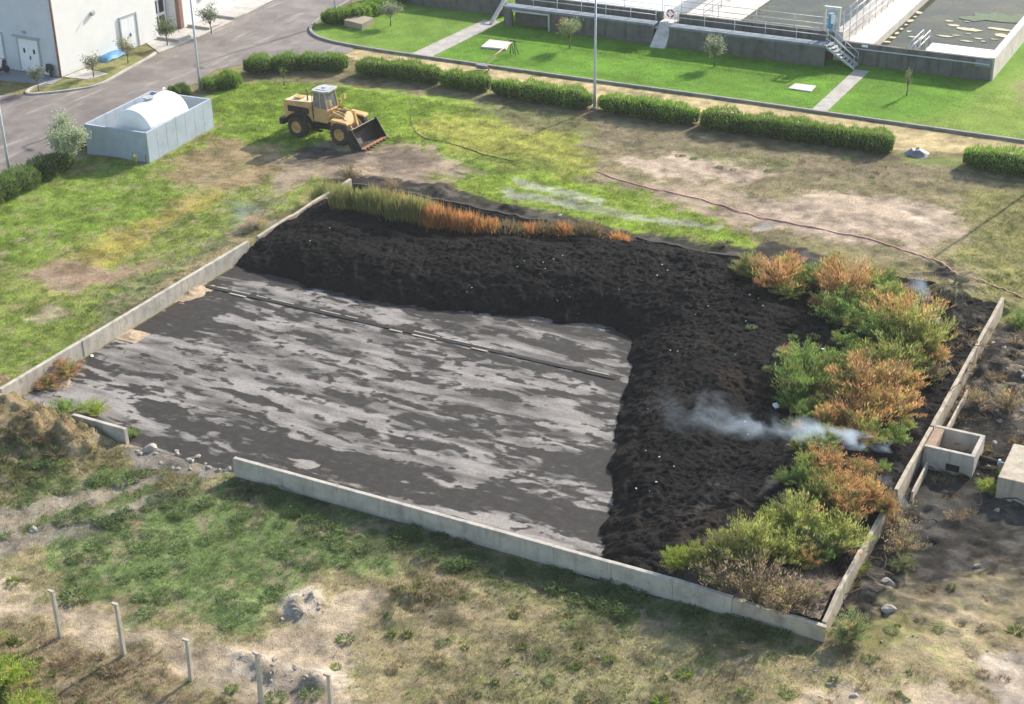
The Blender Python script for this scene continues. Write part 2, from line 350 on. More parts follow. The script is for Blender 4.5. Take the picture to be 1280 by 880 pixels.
M = {}
def build_mats():
    # ground
    m, nt, b = newmat('ground_cover')
    at = nd(nt, 'ShaderNodeAttribute', attribute_name='Col')
    f1 = noise(nt, 5.0, 8, .72); f2 = noise(nt, 26, 5, .7)
    k = math_(nt, 'MULTIPLY_ADD', f1, 1.3, .35); k2 = math_(nt, 'MULTIPLY_ADD', f2, 1.3, .35)
    kk = math_(nt, 'MULTIPLY', k, k2)
    cc = nd(nt, 'ShaderNodeVectorMath', operation='SCALE'); lk(nt, at.outputs['Color'], cc.inputs[0]); lk(nt, kk, cc.inputs['Scale'])
    lk(nt, cc.outputs[0], b.inputs['Base Color']); b.inputs['Roughness'].default_value = .95; b.inputs['Specular IOR Level'].default_value = .1
    bumpn(nt, b, math_(nt, 'ADD', f1, math_(nt, 'MULTIPLY', f2, .6)), .8, .12)
    M['ground'] = m
    # pad floor: pale worn concrete showing through spread black ash
    m, nt, b = newmat('ash_strewn_concrete')
    at = nd(nt, 'ShaderNodeAttribute', attribute_name='Col'); sx = nd(nt, 'ShaderNodeSeparateColor'); lk(nt, at.outputs['Color'], sx.inputs[0])
    brk = noise(nt, 5.0, 6, .65, stretch=(.6, 1.3, 1), dist=.8)
    v = math_(nt, 'ADD', sx.outputs[0], math_(nt, 'MULTIPLY', math_(nt, 'SUBTRACT', brk, .5), .42))
    mask = nd(nt, 'ShaderNodeMapRange', interpolation_type='SMOOTHSTEP'); lk(nt, v, mask.inputs['Value'])
    mask.inputs['From Min'].default_value = .38; mask.inputs['From Max'].default_value = .70
    fine = noise(nt, 7, 8, .75); grit = noise(nt, 40, 4, .7)
    pale = ramp(nt, fine, [(.25, (.13, .118, .108)), (.5, (.205, .187, .172)), (.75, (.29, .268, .248))])
    dark = ramp(nt, noise(nt, 2.3, 8, .7), [(.3, (.021, .019, .0175)), (.55, (.035, .0315, .029)), (.8, (.068, .061, .055))])
    film = math_(nt, 'MULTIPLY_ADD', sx.outputs[1], .95, .36)
    pv_ = nd(nt, 'ShaderNodeVectorMath', operation='SCALE'); lk(nt, pale, pv_.inputs[0]); lk(nt, film, pv_.inputs['Scale'])
    c = mixc(nt, dark, pv_.outputs[0], mask.outputs[0])
    spk = math_(nt, 'GREATER_THAN', grit, .70)
    c = mixc(nt, c, (.09, .085, .08), math_(nt, 'MULTIPLY', spk, .5))
    lk(nt, c, b.inputs['Base Color']); b.inputs['Roughness'].default_value = .85; b.inputs['Specular IOR Level'].default_value = .2
    bumpn(nt, b, math_(nt, 'SUBTRACT', math_(nt, 'MULTIPLY', fine, .6), math_(nt, 'MULTIPLY', mask.outputs[0], .5)), .45, .06)
    M['floor'] = m
    # heap
    m, nt, b = newmat('black_compost')
    at = nd(nt, 'ShaderNodeAttribute', attribute_name='Col')
    f1 = noise(nt, 2.2, 9, .75); f2 = noise(nt, 14, 6, .75)
    c = mixc(nt, at.outputs['Color'], (0.0, 0.0, 0.0), math_(nt, 'MULTIPLY', math_(nt, 'SUBTRACT', .58, f1, clamp=True), 2.0, clamp=True))
    c = mixc(nt, c, (.065, .055, .048), math_(nt, 'MULTIPLY', math_(nt, 'SUBTRACT', f2, .58, clamp=True), 3.0, clamp=True))
    lk(nt, c, b.inputs['Base Color']); b.inputs['Roughness'].default_value = .95; b.inputs['Specular IOR Level'].default_value = .1
    bumpn(nt, b, math_(nt, 'ADD', f1, math_(nt, 'MULTIPLY', f2, .7)), 1.0, .2)
    M['heap'] = m
    # road
    m, nt, b = newmat('worn_asphalt')
    f1 = noise(nt, .35, 8, .65, dist=.5); f2 = noise(nt, 30, 4, .7); f3 = noise(nt, .5, 5, .6, stretch=(2.2, .35, 1))
    c = ramp(nt, f1, [(.3, (.10, .083, .075)), (.5, (.155, .13, .118)), (.7, (.225, .195, .18))])
    c = mixc(nt, c, (.36, .32, .29), math_(nt, 'MULTIPLY', math_(nt, 'SUBTRACT', f3, .57, clamp=True), 5.0, clamp=True))
    c = mixc(nt, c, (.1, .09, .085), math_(nt, 'MULTIPLY', math_(nt, 'SUBTRACT', f2, .55, clamp=True), 1.0, clamp=True))
    lk(nt, c, b.inputs['Base Color']); b.inputs['Roughness'].default_value = .8
    bumpn(nt, b, f2, .3, .02); M['road'] = m
    M['pave'] = concrete('pavement_concrete', (.46, .43, .40), False)
    M['kerb'] = concrete('kerb_concrete', (.30, .28, .25), False)
    M['path'] = concrete('footpath_concrete', (.40, .37, .33), False)
    M['wall'] = concrete('pad_wall_concrete', (.48, .435, .37), True, (.14, .12, .10), 2.4)
    M['wall_burnt'] = concrete('scorched_concrete', (.06, .055, .052), True, (.02, .02, .02), 3)
    M['wall_weath'] = concrete('weathered_concrete', (.46, .395, .31), True, (.12, .10, .08), 2.2)
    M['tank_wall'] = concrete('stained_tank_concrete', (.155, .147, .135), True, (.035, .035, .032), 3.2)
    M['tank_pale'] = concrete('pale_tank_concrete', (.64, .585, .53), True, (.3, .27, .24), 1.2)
    M['channel'] = concrete('channel_concrete', (.24, .27, .30), True, (.1, .12, .13), 1.5)
    M['plaster'] = simple('white_plaster', (.80, .785, .76), .85, var=.05, scale=.8, dirt=None)
    M['plaster_shade'] = simple('shade_tinted_plaster', (.58, .60, .62), .85, var=.08, scale=.8)
    M['door'] = simple('white_door_paint', (.82, .82, .82), .5, var=.04)
    M['frame_grey'] = simple('grey_frame_paint', (.45, .45, .45), .5, var=.1)
    M['brownpipe'] = simple('brown_pipe_paint', (.30, .17, .14), .6, var=.2)
    M['darkglass'] = simple('dark_window_glass', (.04, .045, .055), .12, var=.1, spec=.6)
    M['galv'] = simple('galvanised_steel', (.46, .47, .48), .5, .35, var=.12, scale=2)
    M['rail'] = simple('railing_steel', (.55, .56, .57), .5, .3, var=.12)
    M['bund'] = simple('blue_grey_painted_concrete', (.36, .42, .48), .85, var=.12, scale=1.4, dirt=(.28, .33, .38), bump=.1)
    M['tankwhite'] = simple('white_tank_paint', (.82, .81, .79), .45, var=.05, scale=1.1, dirt=(.68, .66, .62))
    M['rust'] = simple('rusty_steel', (.36, .14, .06), .85, var=.35, scale=6)
    M['yellow'] = simple('faded_yellow_paint', (.60, .37, .15), .6, .0, var=.2, scale=2.6, dirt=(.27, .17, .09), spec=.3)
    M['yellowtop'] = simple('pale_yellow_paint', (.72, .56, .34), .5, .0, var=.1, scale=2.2, dirt=(.6, .43, .24), spec=.4)  # paler yellow than the body, for the engine hood
    M['yellowrim'] = simple('dirty_yellow_rim', (.50, .31, .11), .7, var=.3, scale=6, dirt=(.26, .16, .07))
    M['tyre'] = simple('dusty_rubber', (.05, .043, .038), .95, var=.3, scale=5, dirt=(.10, .08, .06))
    M['blacksteel'] = simple('black_worn_steel', (.032, .03, .03), .6, .2, var=.4, scale=4, dirt=(.09, .055, .035))
    M['roofgrey'] = simple('pale_grey_cab_roof', (.42, .43, .44), .75, var=.2, scale=3, dirt=(.3, .28, .25))
    m, nt, b = newmat('cab_glass'); b.inputs['Base Color'].default_value = (.10, .13, .15, 1); b.inputs['Roughness'].default_value = .08
    b.inputs['Specular IOR Level'].default_value = .8
    lk(nt, ramp(nt, noise(nt, 2.0, 3), [(.3, (.10, .125, .14)), (.7, (.22, .25, .27))]), b.inputs['Base Color']); M['glass'] = m
    m, nt, b = newmat('murky_water')
    c = ramp(nt, noise(nt, .35, 6, .6), [(.35, (.018, .022, .018)), (.6, (.05, .05, .025)), (.75, (.075, .09, .04))])
    lk(nt, c, b.inputs['Base Color']); b.inputs['Roughness'].default_value = .03; b.inputs['Specular IOR Level'].default_value = .03
    M['water'] = m
    M['palegrey'] = simple('pale_sky_reflection', (.68, .70, .72), .6, var=.05)
    M['scum'] = simple('pale_scum', (.50, .46, .30), .9, var=.25)
    M['algae'] = simple('green_algae', (.10, .14, .075), .9, var=.3)
    M['bluetarp'] = simple('bright_blue_sheet', (.09, .25, .42), .6, var=.15, scale=2)
    M['hose'] = simple('faded_red_hose', (.80, .37, .33), .7, var=.15)
    M['hose_dark'] = simple('dark_hose', (.10, .085, .07), .8, var=.2)
    M['green_paint'] = simple('dark_green_paint', (.045, .10, .10), .6, var=.2)
    M['red_paint'] = simple('red_paint', (.40, .10, .08), .6, var=.2)
    M['redbrick'] = simple('dull_red_paint', (.26, .10, .085), .8, var=.2)
    M['plastic_blue'] = simple('blue_motor_paint', (.10, .30, .50), .5, var=.1)
    M['bark'] = simple('bark', (.17, .13, .10), .95, var=.3, scale=8)
    M['stem'] = simple('dry_stem', (.16, .115, .06), .95, var=.3, scale=6)
    M['burnt'] = simple('charred_wood', (.028, .025, .023), .95, var=.4, scale=6)
    M['post'] = concrete('post_concrete', (.50, .44, .36), True, (.25, .2, .15), 1.5)
    M['scrap'] = simple('pale_scrap', (.72, .70, .67), .7, var=.12)
    M['stone'] = simple('pale_stone', (.33, .29, .245), .9, var=.2, bump=.3)
    M['hedgecore'] = simple('dark_hedge_core', (.022, .035, .012), .95, var=.3)
    M['greysheet'] = simple('grey_plastic_sheet', (.20, .20, .215), .5, var=.3, scale=2)
    M['leaf'] = leafmat('leaf', .45)
    M['grass'] = leafmat('grass_blade', .42, .7)
build_mats()

# ------------------------------------------------------------------ mesh building
def link(name, me, mat, parent=None, smooth=False):
    o = bpy.data.objects.new(name, me); C.objects.link(o)
    if mat is not None: me.materials.append(mat)
    if smooth: me.polygons.foreach_set('use_smooth', np.ones(len(me.polygons), bool))
    if parent is not None: o.parent = parent
    return o

def np_mesh(name, V, F, cols=None):
    """V (n,3); F (m,k) all of the same k; cols (n,3) per vertex"""
    me = bpy.data.meshes.new(name)
    V = np.ascontiguousarray(V, np.float32); F = np.ascontiguousarray(F, np.int32); k = F.shape[1]
    me.vertices.add(len(V)); me.vertices.foreach_set('co', V.ravel())
    me.loops.add(F.size); me.loops.foreach_set('vertex_index', F.ravel())
    me.polygons.add(len(F)); me.polygons.foreach_set('loop_start', np.arange(0, F.size, k, dtype=np.int32))
    me.update(calc_edges=True)
    if cols is not None:
        a = me.color_attributes.new('Col', 'FLOAT_COLOR', 'POINT')
        c = np.ones((len(V), 4), np.float32); c[:, :3] = cols; a.data.foreach_set('color', c.ravel())
    return me

class MB:
    def __init__(s): s.v = []; s.f = []
    def add(s, vs, fs):
        o = len(s.v); s.v += [tuple(v) for v in vs]; s.f += [tuple(i+o for i in f) for f in fs]; return s
    def box(s, x0, x1, y0, y1, z0, z1, ch=0.0):
        if ch <= 0:
            v = [(x, y, z) for z in (z0, z1) for y in (y0, y1) for x in (x0, x1)]
            return s.add(v, [(0, 2, 3, 1), (4, 5, 7, 6), (0, 1, 5, 4), (2, 6, 7, 3), (0, 4, 6, 2), (1, 3, 7, 5)])
        ch = min(ch, (x1-x0)*.4, (y1-y0)*.4, (z1-z0)*.4)
        ring = lambda z, e: [(x0+ch+e, y0+e, z), (x1-ch-e, y0+e, z), (x1-e, y0+ch+e, z), (x1-e, y1-ch-e, z), (x1-ch-e, y1-e, z), (x0+ch+e, y1-e, z), (x0+e, y1-ch-e, z), (x0+e, y0+ch+e, z)]
        e = ch*.99
        e = ch*.5
        v = ring(z0, e)+ring(z0+ch, 0)+ring(z1-ch, 0)+ring(z1, e)
        f = [tuple(range(7, -1, -1)), tuple(range(24, 32))]
        for r in range(3):
            for i in range(8): j = (i+1) % 8; f.append((r*8+i, r*8+j, r*8+8+j, r*8+8+i))
        return s.add(v, f)
    def prism(s, poly, z0, z1):
        n = len(poly)
        a = sum(poly[i][0]*poly[(i+1) % n][1]-poly[(i+1) % n][0]*poly[i][1] for i in range(n))
        if a < 0: poly = poly[::-1]
        v = [(x, y, z0) for x, y in poly]+[(x, y, z1) for x, y in poly]
        return s.add(v, [tuple(range(n-1, -1, -1)), tuple(range(n, 2*n))]+[(i, (i+1) % n, n+(i+1) % n, n+i) for i in range(n)])
    def yprism(s, poly, y0, y1):
        """profile in x,z extruded along y"""
        n = len(poly)
        a = sum(poly[i][0]*poly[(i+1) % n][1]-poly[(i+1) % n][0]*poly[i][1] for i in range(n))
        if a < 0: poly = poly[::-1]
        v = [(x, y0, z) for x, z in poly]+[(x, y1, z) for x, z in poly]
        return s.add(v, [tuple(range(n)), tuple(range(2*n-1, n-1, -1))]+[(i, n+i, n+(i+1) % n, (i+1) % n) for i in range(n)])
    def tube(s, pts, rr, n=8, cap=True):
        pts = [Vector(p) for p in pts]
        if not isinstance(rr, (list, tuple)): rr = [rr]*len(pts)
        o = len(s.v); up = None
        for i, p in enumerate(pts):
            t = (pts[min(i+1, len(pts)-1)]-pts[max(i-1, 0)]).normalized()
            if up is None or abs(up.dot(t)) > .95: up = Vector((0, 0, 1)) if abs(t.z) < .9 else Vector((1, 0, 0))
            a = t.cross(up).normalized(); b = t.cross(a).normalized()
            for k in range(n):
                q = 2*PI*k/n; s.v.append(tuple(p+(a*math.cos(q)+b*math.sin(q))*rr[i]))
        m = len(pts)
        for i in range(m-1):
            for k in range(n):
                j = (k+1) % n; s.f.append((o+i*n+j, o+(i+1)*n+j, o+(i+1)*n+k, o+i*n+k))
        if cap: s.f.append(tuple(o+k for k in range(n-1, -1, -1))); s.f.append(tuple(o+(m-1)*n+k for k in range(n)))
        return s
    def ylathe(s, prof, cx, cy, cz, n=24):
        """profile of (r, y) rotated about the y axis; closed"""
        o = len(s.v); m = len(prof)
        for r, y in prof:
            for k in range(n): q = 2*PI*k/n; s.v.append((cx+r*math.cos(q), cy+y, cz+r*math.sin(q)))
        for i in range(m-1):
            for k in range(n): j = (k+1) % n; s.f.append((o+(i+1)*n+k, o+(i+1)*n+j, o+i*n+j, o+i*n+k))
        s.f.append(tuple(o+k for k in range(n))); s.f.append(tuple(o+(m-1)*n+k for k in range(n-1, -1, -1)))
        return s
    def build(s, name, mat, parent=None, smooth=False, bevel=0):
        me = bpy.data.meshes.new(name); me.from_pydata(s.v, [], s.f); me.update()
        o = link(name, me, mat, parent, smooth)
        if bevel:
            b = o.modifiers.new('edge', 'BEVEL'); b.width = bevel; b.segments = 2; b.limit_method = 'ANGLE'
        return o

def tag(o, label, cat, group=None, kind=None):
    if label: o['label'] = label
    if cat: o['category'] = cat
    if group: o['group'] = group
    if kind: o['kind'] = kind
    return o
def struct(o): o['kind'] = 'structure'; return o
def thing(name, loc, label, cat, group=None, rz=0.0):
    o = bpy.data.objects.new(name, None); C.objects.link(o); o.location = loc; o.rotation_euler = (0, 0, rz); o.empty_display_size = .3
    return tag(o, label, cat, group)
def dup(o, loc, rz=0.0, sc=1.0, label=None, group=None, mesh_kids=None):
    r = o.copy(); C.objects.link(r); r.location = loc; r.rotation_euler = (0, 0, rz)
    r.scale = sc if isinstance(sc, (tuple, list)) else (sc, sc, sc)
    if label: r['label'] = label
    if group: r['group'] = group
    for ch in list(o.children):
        c = ch.copy(); C.objects.link(c); c.parent = r
        for g in list(ch.children):
            d = g.copy(); C.objects.link(d); d.parent = c
    return r

def leaves(P, D, L, Wd, cols, flat=0.0, rng=RNG):
    """many diamond leaves: base P, direction D, length L, width Wd"""
    n = len(P); D = D/np.maximum(np.linalg.norm(D, axis=1, keepdims=True), 1e-6)
    R = rng.normal(size=(n, 3)); R[:, 2] *= (1-flat)
    S = np.cross(D, R); S /= np.maximum(np.linalg.norm(S, axis=1, keepdims=True), 1e-6)
    L = L[:, None]; Wd = Wd[:, None]
    mid = P+D*L*.45
    V = np.stack([P, mid+S*Wd*.5, P+D*L, mid-S*Wd*.5], 1).reshape(-1, 3)
    F = np.arange(4*n).reshape(n, 4)
    return V, F, np.repeat(cols, 4, 0)

# ------------------------------------------------------------------ ground sheet
def axis(lo, hi, a, b, fine, coarse_to):
    core = np.arange(a, b+1e-6, fine)
    out = [core]; st = fine; p = b; ext = []
    while p < hi: st = min(st*1.25, coarse_to); p += st; ext.append(p)
    out.append(np.array(ext)); st = fine; p = a; ext = []
    while p > lo: st = min(st*1.25, coarse_to); p -= st; ext.append(p)
    return np.concatenate([np.array(ext[::-1]), core, np.array(out[1])])
gx = axis(-900, 900, -34, 48, .15, 60); gy = axis(-500, 1200, -18, 70, .15, 60)
X, Y = np.meshgrid(gx, gy)
fld = ground_field(X, Y)
Z = terr(X, Y)
nx, ny = len(gx), len(gy)
idx = np.arange(nx*ny).reshape(ny, nx)
Fq = np.stack([idx[:-1, :-1], idx[:-1, 1:], idx[1:, 1:], idx[1:, :-1]], -1).reshape(-1, 4)
me = np_mesh('ground', np.stack([X, Y, Z], -1).reshape(-1, 3), Fq, fld[..., :3].reshape(-1, 3))
struct(link('ground', me, M['ground'], smooth=True))

# ------------------------------------------------------------------ pad floor
fx = np.arange(0.11, 29.6, .085); fy = np.arange(0.11, 20.5, .085)
FX, FY = np.meshgrid(fx, fy)
bias = np.full(FX.shape, .5)
def blob(px, py, rx, ry, amt):
    global bias
    p = ray(px, py); bias = bias+amt*np.exp(-((FX-p[0])/rx)**2-((FY-p[1])/ry)**2)
bias += -.20*np.exp(-((FY-0.2)/1.3)**2)*(FX > 8)
bias += -.16*np.exp(-((FX-0.2)/1.2)**2)
bias += .03*(FY > 2)-.02
blob(110, 490, 2.2, 1.5, .22); blob(150, 460, 3.5, 2.5, .05); blob(195, 512, 1.3, 1.0, -.2); blob(235, 550, 1.6, .5, -.08); blob(270, 520, 2.2, 1.4, .08)
blob(330, 500, 6, 2.2, .05); blob(560, 490, 5, 2.0, .09); blob(650, 500, 4, 2.5, .07); blob(300, 430, 4, .9, -.02); blob(250, 460, 5, 2.0, .05); blob(450, 550, 5, 1.6, .06)
blob(470, 470, 7, .8, -.12); blob(300, 540, 4, .6, -.10); blob(560, 560, 5, 1.0, -.09); blob(620, 620, 5, 1.2, -.12); blob(690, 600, 2.5, 3, -.05)
blob(330, 590, 2, 1, .05); blob(400, 610, 3, .7, -.1); blob(700, 420, 3.5, 1.6, -.03); blob(620, 415, 3, 1.0, .08); blob(450, 385, 4, .9, .04); blob(330, 355, 2, .8, .06); blob(540, 440, 8, .5, -.1); blob(660, 640, 4, .8, -.1)
bias += -.13*np.exp(-(line_d(FX, FY, [p for p in TOE])/.7)**2)
bias += -.26*np.exp(-((FY-14.4)/.55)**2)
wy_ = FY+.25*fbm(FX/2.5, FY/1.2, 811, 3)+.02*FX
band = fbm(FX/9, wy_/.95, 821, 3); mid = fbm(FX/2.2, wy_/.60, 831, 4); sml = fbm(FX/.85, wy_/.26, 841, 4)
fv = .5+(bias-.5)*1.5+.66*band+.62*mid+.60*sml+.15
pock = sstep(.22, .34, fbm(FX/.5, FY/.3, 851, 2))*.35
fv = np.clip(fv-pock*sstep(.45, .7, fv), 0, 1)
film = np.clip(.62+.85*fbm(FX/5, wy_/.6, 861, 3)+.7*fbm(FX/1.2, wy_/.35, 871, 4), 0, 1)
sd = poly_sd(FX, FY, HEAP)
n1, n2 = FX.shape
idx = np.arange(n1*n2).reshape(n1, n2)
Fq = np.stack([idx[:-1, :-1], idx[:-1, 1:], idx[1:, 1:], idx[1:, :-1]], -1)
keep = (np.stack([sd[:-1, :-1], sd[:-1, 1:], sd[1:, 1:], sd[1:, :-1]], -1).min(-1) < 1.2)
FZ = 0.012+0.018*np.maximum(0, fbm(FX/1.4, FY/1.4, 77, 3))
me = np_mesh('pad_floor', np.stack([FX, FY, FZ], -1).reshape(-1, 3), Fq[keep].reshape(-1, 4), np.stack([fv, film, film], -1).reshape(-1, 3))
struct(link('pad_floor', me, M['floor'], smooth=True))

# ------------------------------------------------------------------ black heap
hx = np.arange(0.1, 38.43, .07); hy = np.arange(0.12, 29.56, .07)
HX, HY = np.meshgrid(hx, hy); HZ = heap_h(HX, HY)
sd = poly_sd(HX, HY, HEAP)
idx = np.arange(HX.size).reshape(HX.shape)
Fq = np.stack([idx[:-1, :-1], idx[:-1, 1:], idx[1:, 1:], idx[1:, :-1]], -1)
smin = np.stack([sd[:-1, :-1], sd[:-1, 1:], sd[1:, 1:], sd[1:, :-1]], -1)
keep = smin.max(-1) > -1.1
used = np.unique(Fq[keep]); remap = np.zeros(HX.size, int); remap[used] = np.arange(len(used))
hc = np.zeros(HX.shape+(3,)); hc[...] = (.0125, .0118, .0125)
br = sstep(.0, .4, fbm(HX/3, HY/3, 401, 4))*sstep(24, 28, HX)
hc += br[..., None]*np.array((.012, .0075, .004))
pt = sstep(.02, .35, fbm(HX/2.2, HY/1.6, 451, 5)); hc += pt[..., None]*np.array((.007, .006, .005))
bn = sstep(31.5, 34.5, HX+2*fbm(HX/1.5, HY/1.5, 411, 3))*(1-sstep(1.5, 4.5, HY+1.5*fbm(HX/1.2, HY/1.2, 421, 3)))
hc = hc*(1-bn[..., None])+bn[..., None]*np.array((.32, .24, .175))*(1+.5*fbm(HX/.5, HY/.5, 431, 3))[..., None]
ash = sstep(.18, .5, fbm(HX/.9, HY/.9, 441, 4))*sstep(30, 33, HX)*.5
hc = hc*(1-ash[..., None])+ash[..., None]*np.array((.16, .145, .13))
me = np_mesh('compost_heap', np.stack([HX, HY, HZ], -1).reshape(-1, 3)[used], remap[Fq[keep]].reshape(-1, 4), hc.reshape(-1, 3)[used])
o = link('compost_heap', me, M['heap'])
tag(o, 'long L-shaped heap of black burnt material along the back and right of the pad', 'heap')

# ------------------------------------------------------------------ walls round the pad
def strip_wall(name, pts, th, h, mat, label, z0=-.3, joints=2.6, rough=0.0, side=0.0, seed=1, group=None):
    """a wall along pts (x,y[,h]), split into cast panels by thin grooves; one mesh"""
    rnd = random.Random(seed); mb = MB(); P = [Vector((p[0], p[1])) for p in pts]
    hs = [p[2] if len(p) > 2 else h for p in pts]
    for a, b, ha, hb in zip(P[:-1], P[1:], hs[:-1], hs[1:]):
        L = (b-a).length; n = max(1, round(L/joints)); d = (b-a)/L; nrm = Vector((-d.y, d.x))
        for i in range(n):
            jt = .001 if rough else .006
            s0, s1 = L*i/n+jt, L*(i+1)/n-jt
            h0 = ha+(hb-ha)*i/n; h1 = ha+(hb-ha)*(i+1)/n
            k = 4 if rough else 1
            j = nrm*rnd.uniform(-.012, .012)*(0 if rough else 1)
            for q in range(k):
                t0 = s0+(s1-s0)*q/k; t1 = s0+(s1-s0)*(q+1)/k
                wv = lambda tt: (rough*1.6*float(fbm(np.array([(a+d*tt).x*1.3]), np.array([(a+d*tt).y*1.3]), seed+600, 3)[0]) if rough else 0)
                g0 = h0+(h1-h0)*q/k+wv(t0); g1 = h0+(h1-h0)*(q+1)/k+wv(t1)
                p = a+d*t0+j; r = a+d*t1+j; o1 = nrm*(th*.5+side); o2 = nrm*(-th*.5+side)
                c = .015
                vs = []
                for base, g in ((p, g0), (r, g1)):
                    e1 = base+o1; e2 = base+o2; f1 = base+nrm*(th*.5+side-c); f2 = base+nrm*(-th*.5+side+c)
                    vs += [(e1.x, e1.y, z0), (e1.x, e1.y, g-c), (f1.x, f1.y, g), (f2.x, f2.y, g), (e2.x, e2.y, g-c), (e2.x, e2.y, z0)]
                mb.add(vs, [(0, 1, 7, 6), (1, 2, 8, 7), (2, 3, 9, 8), (3, 4, 10, 9), (4, 5, 11, 10), (5, 4, 3, 2, 1, 0), (6, 7, 8, 9, 10, 11)])
    o = mb.build(name, mat)
    return tag(o, label, 'wall', group)
strip_wall('concrete_wall', [(-.12, .25), (-.12, 19.3)], .2, .86, M['wall'], 'long pale concrete wall along the left edge of the pad, grass behind it', seed=2)
strip_wall('concrete_wall', [(-.12, 20.2, .8), (-.12, 29.7, .9)], .2, .86, M['wall_weath'], 'far end of the left pad wall, thin pale top beside the black heap', seed=3, rough=.03)
strip_wall('concrete_wall', [(4.4, 0), (7.35, 0)], .2, .8, M['wall'], 'short concrete wall stub by the dry mound, weeds leaning on it', seed=4)
strip_wall('concrete_wall', [(13.1, 0), (32.9, 0, .88), (35.2, 0, .8)], .2, .86, M['wall'], 'long grey concrete wall along the front of the pad, in shade on its near face', seed=5)
strip_wall('concrete_wall', [(35.205, .03, .76), (38.7, .03, .62)], .2, .7, M['wall_weath'], 'darker low end of the front wall at the right corner under dry brush', seed=6, rough=.04)
strip_wall('concrete_wall', [(38.55, .2, .7), (38.5, 2.6, .95), (38.5, 8.4, .92)], .17, .9, M['wall_weath'], 'weathered right pad wall nearest the corner, a thin pale strip among burnt brush', seed=7, rough=.05, joints=1.8)
strip_wall('concrete_wall', [(38.52, 9.6, .95), (38.5, 15.2, .92)], .17, .9, M['wall_weath'], 'middle length of the weathered right wall beside the open concrete box', seed=8, rough=.03, joints=1.9)
strip_wall('concrete_wall', [(38.5, 15.35, .92), (38.42, 29.5, 1.0)], .17, .9, M['wall_weath'], 'far length of the weathered right wall running up to the small palm', seed=9, rough=.03, joints=2.4)
strip_wall('concrete_wall', [(39.0, 10.4, .5), (38.95, 13.0, .55)], .09, .5, M['wall_weath'], 'thin broken concrete ledge on the near side of the open box', seed=10, rough=.05)
strip_wall('concrete_wall', [(39.0, 15.6, .55), (38.95, 20.0, .5)], .09, .5, M['wall_weath'], 'thin broken concrete ledge behind the open box beside the right wall', seed=11, rough=.05)
strip_wall('concrete_wall', [(-.1, 29.95, .5), (5.5, 30.3, .4), (11.5, 30.2, .3), (18, 30.2, .22), (26, 30.3, .2), (33, 30.2, .2)], .2, .5, M['wall_burnt'], 'low soot-blackened wall along the back of the pad behind the reeds', seed=12, rough=.10, joints=1.5)

# dirt washed over the left wall foot
def spill(px, py, rx, ry, h, label, mat):
    p = ray(px, py); n = 26; xs = np.linspace(-1, 1, n); A, B = np.meshgrid(xs, xs)
    r = np.sqrt(A**2+B**2)+.35*fbm(A*2.2+px, B*2.2, 9, 3); Z_ = h*np.clip(1-r*1.15, -.05, 1)*(1+.8*fbm(A*5+px, B*5, 12, 3))
    i_ = np.arange(n*n).reshape(n, n); F_ = np.stack([i_[:-1, :-1], i_[:-1, 1:], i_[1:, 1:], i_[1:, :-1]], -1).reshape(-1, 4)
    me_ = np_mesh('dirt_spill', np.stack([p[0]+A*rx, p[1]+B*ry, Z_+.02], -1).reshape(-1, 3), F_); tag(link('dirt_spill', me_, mat), label, 'dirt')
m_sp = simple('tan_dirt', (.40, .30, .20), .95, var=.3, scale=5, bump=.5)
spill(238, 366, .9, 1.3, .16, 'tan dirt spilled at the foot of the left wall near the drain', m_sp)
spill(165, 420, .7, .6, .10, 'small reddish dirt patch at the foot of the left wall, middle of three', m_sp)
spill(72, 478, .8, .8, .14, 'brown dirt under the rusty weeds at the near end of the left wall', m_sp)
# drain across the floor
t = thing('drain_channel', (0, 0, 0), 'narrow dark drain line with broken pale edging across the pad floor', 'drain')
mb = MB(); yd = 14.9
mb.box(-.0+.1, 23.9, yd-.16, yd+.10, .03, .052); mb.build('channel', M['burnt'], t)
rnd = random.Random(3); x = .9
while x < 23.3:
    l = rnd.uniform(.35, 1.6)
    if rnd.random() < .75: MB().box(x, min(x+l, 23.5), yd+.104, yd+.17, .025, .06, .008).build('edging', M['wall'], t)
    if rnd.random() < (.35 if x < 9 else .5): MB().box(x+.1, min(x+l, 23.5), yd-.27, yd-.165, .025, .055, .008).build('edging', M['wall_weath'], t)
    x += l+rnd.uniform(.05, .5)

# ------------------------------------------------------------------ roads, pavements, kerbs, paths
def sheet(name, poly, z, mat, px=False):
    if px: poly = [tuple(ray(a, b)[:2]) for a, b in poly]
    mb = MB(); mb.prism(poly, z-.05, z); return struct(mb.build(name, mat))
road = [(-20.6, -60), (-20.6, 21.6), (-20.1, 28.5), (-21.2, 33.5), (-21.9, 41.3), (-22.9, 46.7), (-20.9, 50.2), (-17.2, 52.5), (-16.2, 54.5), (-16.6, 56.1), (-20.0, 56.6), (-22.1, 58.0), (-23.3, 60.5), (-24.0, 64), (-25.2, 69), (-25.8, 80), (-26.5, 150),
        (-31.8, 150), (-30.6, 66), (-29.6, 57), (-29.3, 51.5), (-29.3, 46.5), (-28.3, 40.2), (-28.9, 38.5), (-31.5, 36.2), (-34.5, 34.0), (-60, 30), (-60, -60)]
sheet('road', road, .004, M['road'])
sheet('pavement', [(-31.9, 40.1), (-31.6, 38.6), (-45, 36.0), (-70, 30), (-70, 40.1)], .010, simple('grey_yard_paving', (.24, .25, .26), .85, var=.12))
sheet('pavement', [(-33.6, 51.0), (-29.55, 48.4), (-29.4, 51.8), (-29.75, 57.2), (-30.8, 66), (-31.8, 90), (-33.6, 90)], .03, M['pave'])
sheet('pavement', [(-31.9, 40.3), (-29.9, 40.6), (-29.3, 42.4), (-31.9, 42.6)], .05, M['pave'])
